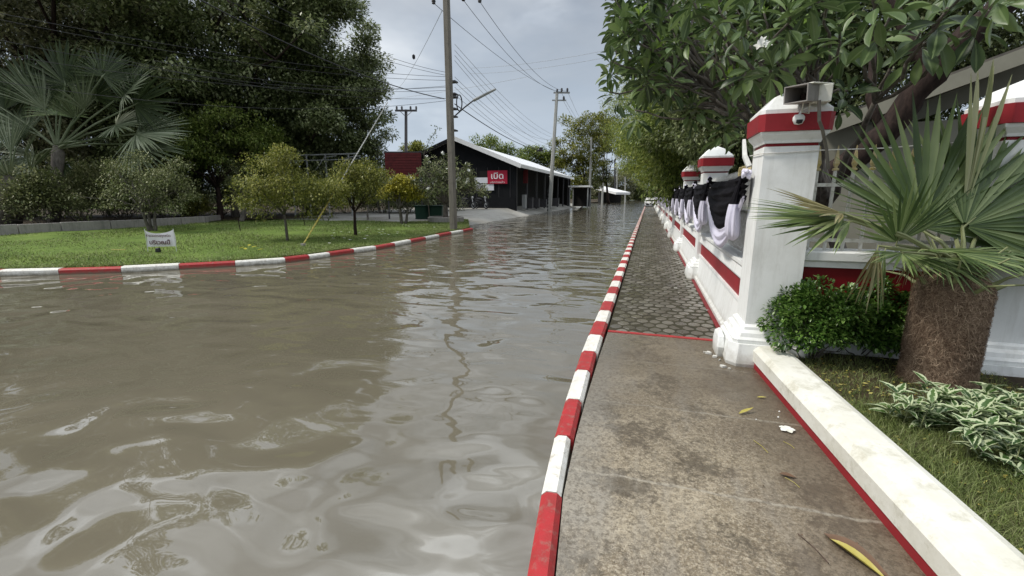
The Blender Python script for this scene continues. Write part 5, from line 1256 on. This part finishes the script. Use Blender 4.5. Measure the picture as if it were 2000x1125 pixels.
# ================================================================ SILVER PALMS LEFT
dB = 21.5; cB = D(112, 290, dB); bB = D(105, 440, dB); bB[2] = .2
t = thing('silver_palm', 'big silvery fan palm rising above the dusty shrubs near the left edge', 'palm', bB)
B().tube([bB, (bB+cB)/2+V(.05, 0, 0), cB-V(0, 0, .2), cB+V(0, 0, .15)], [.22, .2, .24, .12], 12).build('trunk', M['barkgrey'], t, True)
for i, (hx, hy, a_, b_, f_, r_, sp, m, ti) in enumerate([
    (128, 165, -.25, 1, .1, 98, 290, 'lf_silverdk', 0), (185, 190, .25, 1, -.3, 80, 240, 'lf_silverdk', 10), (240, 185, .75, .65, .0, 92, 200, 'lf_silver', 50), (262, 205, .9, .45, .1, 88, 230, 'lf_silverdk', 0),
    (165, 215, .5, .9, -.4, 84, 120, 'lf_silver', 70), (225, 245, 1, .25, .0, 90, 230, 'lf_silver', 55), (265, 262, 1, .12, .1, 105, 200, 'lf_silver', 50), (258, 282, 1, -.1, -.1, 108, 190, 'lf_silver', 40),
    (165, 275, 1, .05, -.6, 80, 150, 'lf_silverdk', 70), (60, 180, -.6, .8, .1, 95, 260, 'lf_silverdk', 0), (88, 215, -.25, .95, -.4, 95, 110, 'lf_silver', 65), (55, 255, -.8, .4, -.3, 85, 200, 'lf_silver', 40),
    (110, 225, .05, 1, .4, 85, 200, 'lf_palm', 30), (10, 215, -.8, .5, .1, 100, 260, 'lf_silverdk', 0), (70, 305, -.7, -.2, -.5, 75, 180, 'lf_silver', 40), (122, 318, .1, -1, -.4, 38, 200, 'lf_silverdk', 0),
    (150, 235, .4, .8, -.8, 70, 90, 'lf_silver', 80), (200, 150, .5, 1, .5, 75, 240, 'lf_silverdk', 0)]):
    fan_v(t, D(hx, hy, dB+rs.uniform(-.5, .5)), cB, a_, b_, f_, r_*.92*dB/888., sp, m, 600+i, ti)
dA = 20.; cA = D(22, 352, dA); bA = D(8, 440, dA); bA[2] = .2
t = thing('silver_palm', 'younger silvery palm with shaggy brown trunk cut by the left edge', 'palm', bA)
B().tube([bA, (bA+cA)/2, cA-V(0, 0, .3), cA, cA+V(0, 0, .3)], [.52, .5, .46, .34, .1], 14).build('trunk', M['barkgrey'], t, True)
for i, (hx, hy, a_, b_, f_, r_, sp, m, ti) in enumerate([(45, 320, .5, .9, 0, 75, 60, 'lf_silver', 70), (60, 335, .75, .6, -.3, 85, 50, 'lf_silver', 75), (22, 300, .05, 1, 0, 80, 80, 'lf_silver', 60), (-5, 310, -.5, .9, 0, 90, 90, 'lf_silver', 50),
    (48, 350, .9, .25, -.5, 60, 70, 'lf_silver', 70), (-10, 350, -.9, .3, 0, 90, 160, 'lf_silver', 40), (20, 350, .1, .8, -.8, 60, 120, 'lf_silver', 60), (30, 290, .3, 1, .3, 70, 70, 'lf_silverdk', 50)]):
    fan_v(t, D(hx, hy, dA), cA, a_, b_, f_, r_*dA/888., sp, m, 650+i, ti, 26)

# ================================================================ LAWN GRASS
rs = R(700); n = 130000
ti = rs.uniform(0, len(LKW)-1.001, n); i0 = ti.astype(int); fr = ti-i0
kx = (inner[i0]*(1-fr)[:, None]+inner[i0+1]*fr[:, None]); bxy = np.stack([np.interp(ti, range(len(bx)), bx), np.interp(ti, range(len(by)), by)], 1)
w_ = rs.rand(n)**2.2*.55; P2_ = kx*(1-w_)[:, None]+bxy*w_[:, None]
Pg = np.stack([P2_[:, 0], P2_[:, 1], lawnz(P2_[:, 0], P2_[:, 1], w_)-.01], 1)
dd = np.linalg.norm(Pg[:, :2], axis=1); kp = dd < 34
Pg = Pg[kp]; dd = dd[kp]
grass('lawn_grass', Pg, .05+dd*.0006, .0035+.00032*1.*dd, M['grass'], rs, 'short green grass of the lawn inside the kerb', .9)

# ================================================================ LITTER ON PATH AND LAWN
def fallen_flower(label, c, s, yaw=0, group=None):
    fp = []; fd = []; fn = []
    for k in range(5):
        a = k*1.2566+yaw; fp.append(c); fd.append(V(math.cos(a), math.sin(a), .12)); fn.append(V(0, 0, 1))
    o = leaves('fallen_flower', np.array(fp), np.array(fd), np.array(fn), s, s*.80, M['petal'], None, leaf_tmpl(5, .05, .12, 'ob'), loc=c); return tag(o, label, 'flower', group)
fallen_flower('white frangipani blossom lying on the path beside the red foot of the garden wall', G(1537, 838, .112), .05)
for x, y, s in ((1522, 805, .006), (1520, 816, .006), (1477, 820, .004)):
    tag(B().lathe(G(x, y, .1), [(.001, 0), (s, s*.4), (s, s), (s*.5, s*1.7), (.0005, s*1.9)], 10).build('flower_bud', M['petal'], None, True), {1522: 'upper of two small white buds on the path', 1520: 'lower of two small white buds on the path', 1477: 'tiny single white bud on the path left of the pair'}[x], 'bud')
def fallen_leaf(label, px, py, L, W, ang, mat, seed=0, curl=.1, name='fallen_leaf', z=.108):
    c = G(px, py, z); a = rad(ang); tm = leaf_tmpl(8, .09, curl, .8)
    o = leaves(name, np.array([c]), np.array([V(math.cos(a), math.sin(a), .02)]), np.array([V(0, 0, 1)]), np.array([L]), np.array([W]), M[mat], None, tm, True, loc=c); return tag(o, label, 'leaf')
fallen_leaf('large fallen leaf, dark brown, lying at the bottom of the path', 1610, 1042, .27, .085, -52, 'drybrown', z=.106, curl=.02)
fallen_leaf('long yellow fallen leaf folded over the dark brown one', 1620, 1052, .25, .036, -55, 'drygold', z=.118, curl=.02)
fallen_leaf('curled yellow brown leaf in the middle of the path', 1443, 808, .13, .03, 35, 'drygold', curl=-.2)
fallen_leaf('reddish brown flat leaf on the path with a pale stalk', 1522, 925, .085, .035, -8, 'drybrown', curl=.05)
fallen_leaf('small dry leaf near the plinth of the nearest pillar', 1478, 776, .07, .02, 5, 'drygold', curl=-.1)
for lab, x0, y0, x1_, y1_, r in (('thin dark twig near the bottom of the path', 1558, 1042, 1618, 1100, .0026), ('pale broken stalk below the curled leaf', 1472, 860, 1500, 884, .0018), ('small pale stalk right of the broken one', 1530, 862, 1552, 876, .0015), ('pale stalk of the reddish leaf', 1533, 932, 1562, 952, .0015)):
    a, c = G(x0, y0, .106), G(x1_, y1_, .106); m_ = (a+c)/2+V(.006, -.004, .004); tag(B().tube([a, m_, c], r, 5).build('twig', M['stick' if 'dark' in lab else 'drygold']), lab, 'twig')
rs = R(800); n = 420
P = np.stack([rs.uniform(-.3, 1.15, n)**1., rs.uniform(1.2, 12, n), np.full(n, .104)], 1); P = P[(P[:, 0] > rs.uniform(-.5, 1.1, n)) & (P[:, 0] < np.interp(P[:, 1], [1.5, 4.2, 4.3, 12], [1.05, .9, .75, .8]))]; n = len(P)
o = leaves('path_litter', P, rdir(rs, n)*V(1, 1, .1), V(0, 0, 1)+rdir(rs, n)*.3, rs.uniform(.006, .02, n), rs.uniform(.003, .009, n), M['drybrown'], None, T4); tag(o, 'tiny brown leaf crumbs scattered over the path', 'leaf litter', kind='stuff')
n = 900; P = np.stack([rs.uniform(1.3, 2.7, n), rs.uniform(1.2, 4.4, n), np.full(n, .25)], 1)
o = leaves('bed_litter', P, rdir(rs, n)*V(1, 1, .15), V(0, 0, 1)+rdir(rs, n)*.4, rs.uniform(.015, .05, n), rs.uniform(.006, .02, n), M['drygold'], None, T4); tag(o, 'dry leaf bits lying in the grass of the garden bed', 'leaf litter', kind='stuff')
rs = R(801)
def chip(label, c, s, grp):
    b = B(); k = 7; a = np.sort(rs.uniform(0, 6.28, k)); rr = s*rs.uniform(.6, 1.1, k); poly = [(c[0]+r*math.cos(q), c[1]+r*math.sin(q)*.8) for r, q in zip(rr, a)]
    b.prism(poly, c[2]-.004, c[2]+s*.45); tag(b.build('plaster_chip', M['white']), label, 'plaster chip', grp)
for i, (x, y, s) in enumerate([(1384, 690, .035), (1396, 697, .03), (1412, 716, .03), (1425, 720, .018), (1376, 688, .018), (1404, 703, .02), (1382, 606, .02), (1320, 563, .03), (1326, 572, .02), (1405, 670, .03)]):
    chip('broken white plaster chip on the pavers at the foot of the nearest pillar' if i not in (7, 8, 6) else ['', '', '', '', '', '', 'small white plaster chip by the red wall foot', 'larger plaster chip in front of the second pillar', 'smaller plaster chip in front of the second pillar'][i], G(x, y, .105), s, 'plaster chips on the sidewalk')
# cracked lump of render leaning on the nearest plinth
b = B(); b.sq((.748, 4.64), [(.03, .09), (.035, .2), (.028, .30), (.008, .345)], sy=4.5, cham=.35); tag(b.build('broken_render', M['white']), 'cracked slab of white render leaning against the left side of the nearest pillar base', 'render slab')
for i in range(34):
    x = rs.uniform(640, 880); y = np.interp(x, [640, 880], [462, 436])+rs.normal()*8; q = G(x, y, .25)
    fallen_flower('small white fallen blossom on the grass near the pole end of the lawn', q, .055, rs.uniform(0, 6), 'fallen blossoms on the lawn')
for i, (x, y) in enumerate([(468, 484), (480, 487), (492, 483), (502, 488), (486, 480)]):
    fallen_leaf(f'yellow fallen leaf on the lawn by the kerb, {ordn[i]} from the left of its group'.replace('nearest from', 'first from'), x, y, .16, .09, rs.uniform(0, 180), 'lf_yellow', curl=-.15, z=.25)

# ================================================================ SKY, SUN, CAMERA
w = bpy.data.worlds.new('World'); sc.world = w; w.use_nodes = True; nt = w.node_tree; nt.nodes.clear()
SUN_EL, SUN_AZ = 52., 250.     # azimuth clockwise from +Y: light comes from the left and a little behind
sky = nt.nodes.new('ShaderNodeTexSky'); sky.sky_type = 'NISHITA'; sky.sun_disc = False; sky.sun_elevation = rad(SUN_EL); sky.sun_rotation = rad(SUN_AZ); sky.dust_density = 1.5
L = nt.links.new
tc = nt.nodes.new('ShaderNodeTexCoord'); sx = nt.nodes.new('ShaderNodeSeparateXYZ'); L(tc.outputs['Generated'], sx.inputs[0])
def mth(op, a, b=0.):
    o = nt.nodes.new('ShaderNodeMath'); o.operation = op
    for i, v in enumerate((a, b)):
        if isinstance(v, bpy.types.NodeSocket): L(v, o.inputs[i])
        else: o.inputs[i].default_value = v
    return o.outputs[0]
# cloud deck: project the direction on a plane overhead
zc = mth('MAXIMUM', sx.outputs[2], .0); den = mth('ADD', zc, .16)
cx = nt.nodes.new('ShaderNodeCombineXYZ'); L(mth('DIVIDE', sx.outputs[0], den), cx.inputs[0]); L(mth('DIVIDE', sx.outputs[1], den), cx.inputs[1])
def nz(scale, detail, off, rough=.55):
    m = nt.nodes.new('ShaderNodeMapping'); m.inputs['Location'].default_value = off; L(cx.outputs[0], m.inputs[0])
    n = nt.nodes.new('ShaderNodeTexNoise'); n.inputs['Scale'].default_value = scale; n.inputs['Detail'].default_value = detail; n.inputs['Roughness'].default_value = rough; n.inputs['Distortion'].default_value = .3
    L(m.outputs[0], n.inputs['Vector']); return n.outputs['Fac']
def rmp(fac, stops):
    r = nt.nodes.new('ShaderNodeValToRGB'); L(fac, r.inputs[0])
    while len(r.color_ramp.elements) < len(stops): r.color_ramp.elements.new(.5)
    for e, (p, c) in zip(r.color_ramp.elements, stops): e.position = p; e.color = c+(1,)
    return r.outputs[0]
def mx(fac, a, b):
    o = nt.nodes.new('ShaderNodeMix'); o.data_type = 'RGBA'
    for i, v in ((0, fac), (6, a), (7, b)):
        if isinstance(v, bpy.types.NodeSocket): L(v, o.inputs[i])
        else: o.inputs[i].default_value = v
    return o.outputs[2]
skc = nt.nodes.new('ShaderNodeVectorMath'); skc.operation = 'SCALE'; skc.inputs[3].default_value = .085; L(sky.outputs[0], skc.inputs[0])
cloud = rmp(nz(.85, 5, (3.1, 1.7, 0)), [(.30, (.38, .405, .44)), (.46, (.46, .49, .53)), (.60, (.68, .71, .74)), (.74, (1.2, 1.2, 1.18))])
cl2 = rmp(nz(2.6, 4, (1.3, 5.2, 0), .5), [(.38, (.5, .5, .52)), (.46, (.85, .86, .87)), (.54, (1.1, 1.1, 1.1)), (.60, (1.9, 1.9, 1.88))])
mm_ = nt.nodes.new('ShaderNodeMix'); mm_.data_type = 'RGBA'; mm_.blend_type = 'MULTIPLY'; L(mth('MULTIPLY', mth('MINIMUM', mth('MAXIMUM', mth('SUBTRACT', sx.outputs[2], .30), 0.), .2), 4.5), mm_.inputs[0]); L(cloud, mm_.inputs[6]); L(cl2, mm_.inputs[7]); cloud = mm_.outputs[2]
cov = rmp(nz(.6, 5, (7.3, 2.2, 0), .6), [(.3, (.55, .55, .55)), (.5, (.9, .9, .9))])
col = mx(cov, skc.outputs[0], cloud)
vs_ = nt.nodes.new('ShaderNodeVectorMath'); vs_.operation = 'SCALE'; L(col, vs_.inputs[0]); L(mth('ADD', 1., mth('MULTIPLY', mth('MAXIMUM', mth('SUBTRACT', sx.outputs[2], .36), 0.), 2.8)), vs_.inputs[3]); col = vs_.outputs[0]
# paler, bluer air towards the horizon
hz = rmp(sx.outputs[2], [(.0, (1., 1., 1.)), (.16, (.75, .75, .75)), (.42, (.0, .0, .0))])
col = mx(mth('MULTIPLY', hz, .8), col, (.50, .60, .72, 1))
bg = nt.nodes.new('ShaderNodeBackground'); L(col, bg.inputs[0]); bg.inputs[1].default_value = 1.0
wo = nt.nodes.new('ShaderNodeOutputWorld'); L(bg.outputs[0], wo.inputs[0])
sl_ = bpy.data.lights.new('sun', 'SUN'); sl_.energy = 2.8; sl_.angle = rad(8); sl_.color = (1., .95, .87)
so = bpy.data.objects.new('sun', sl_); COL.objects.link(so)
sd = Vector((math.sin(rad(SUN_AZ))*math.cos(rad(SUN_EL)), math.cos(rad(SUN_AZ))*math.cos(rad(SUN_EL)), math.sin(rad(SUN_EL))))
so.rotation_euler = sd.to_track_quat('Z', 'Y').to_euler()
cam = bpy.data.cameras.new('camera'); co_ = bpy.data.objects.new('camera', cam); COL.objects.link(co_); sc.camera = co_
cam.sensor_width = 36; cam.lens = 36*F/2000; cam.clip_start = .05; cam.clip_end = 6000
co_.location = (0, 0, CZ); co_.rotation_euler = (rad(90)-PIT, 0, PSI)
sc.view_settings.view_transform = 'Standard'; sc.view_settings.look = 'None'; sc.view_settings.exposure = .08; sc.view_settings.gamma = 1.
sc.cycles.max_bounces = 8; sc.cycles.diffuse_bounces = 5; sc.cycles.transmission_bounces = 6; sc.cycles.transparent_max_bounces = 4
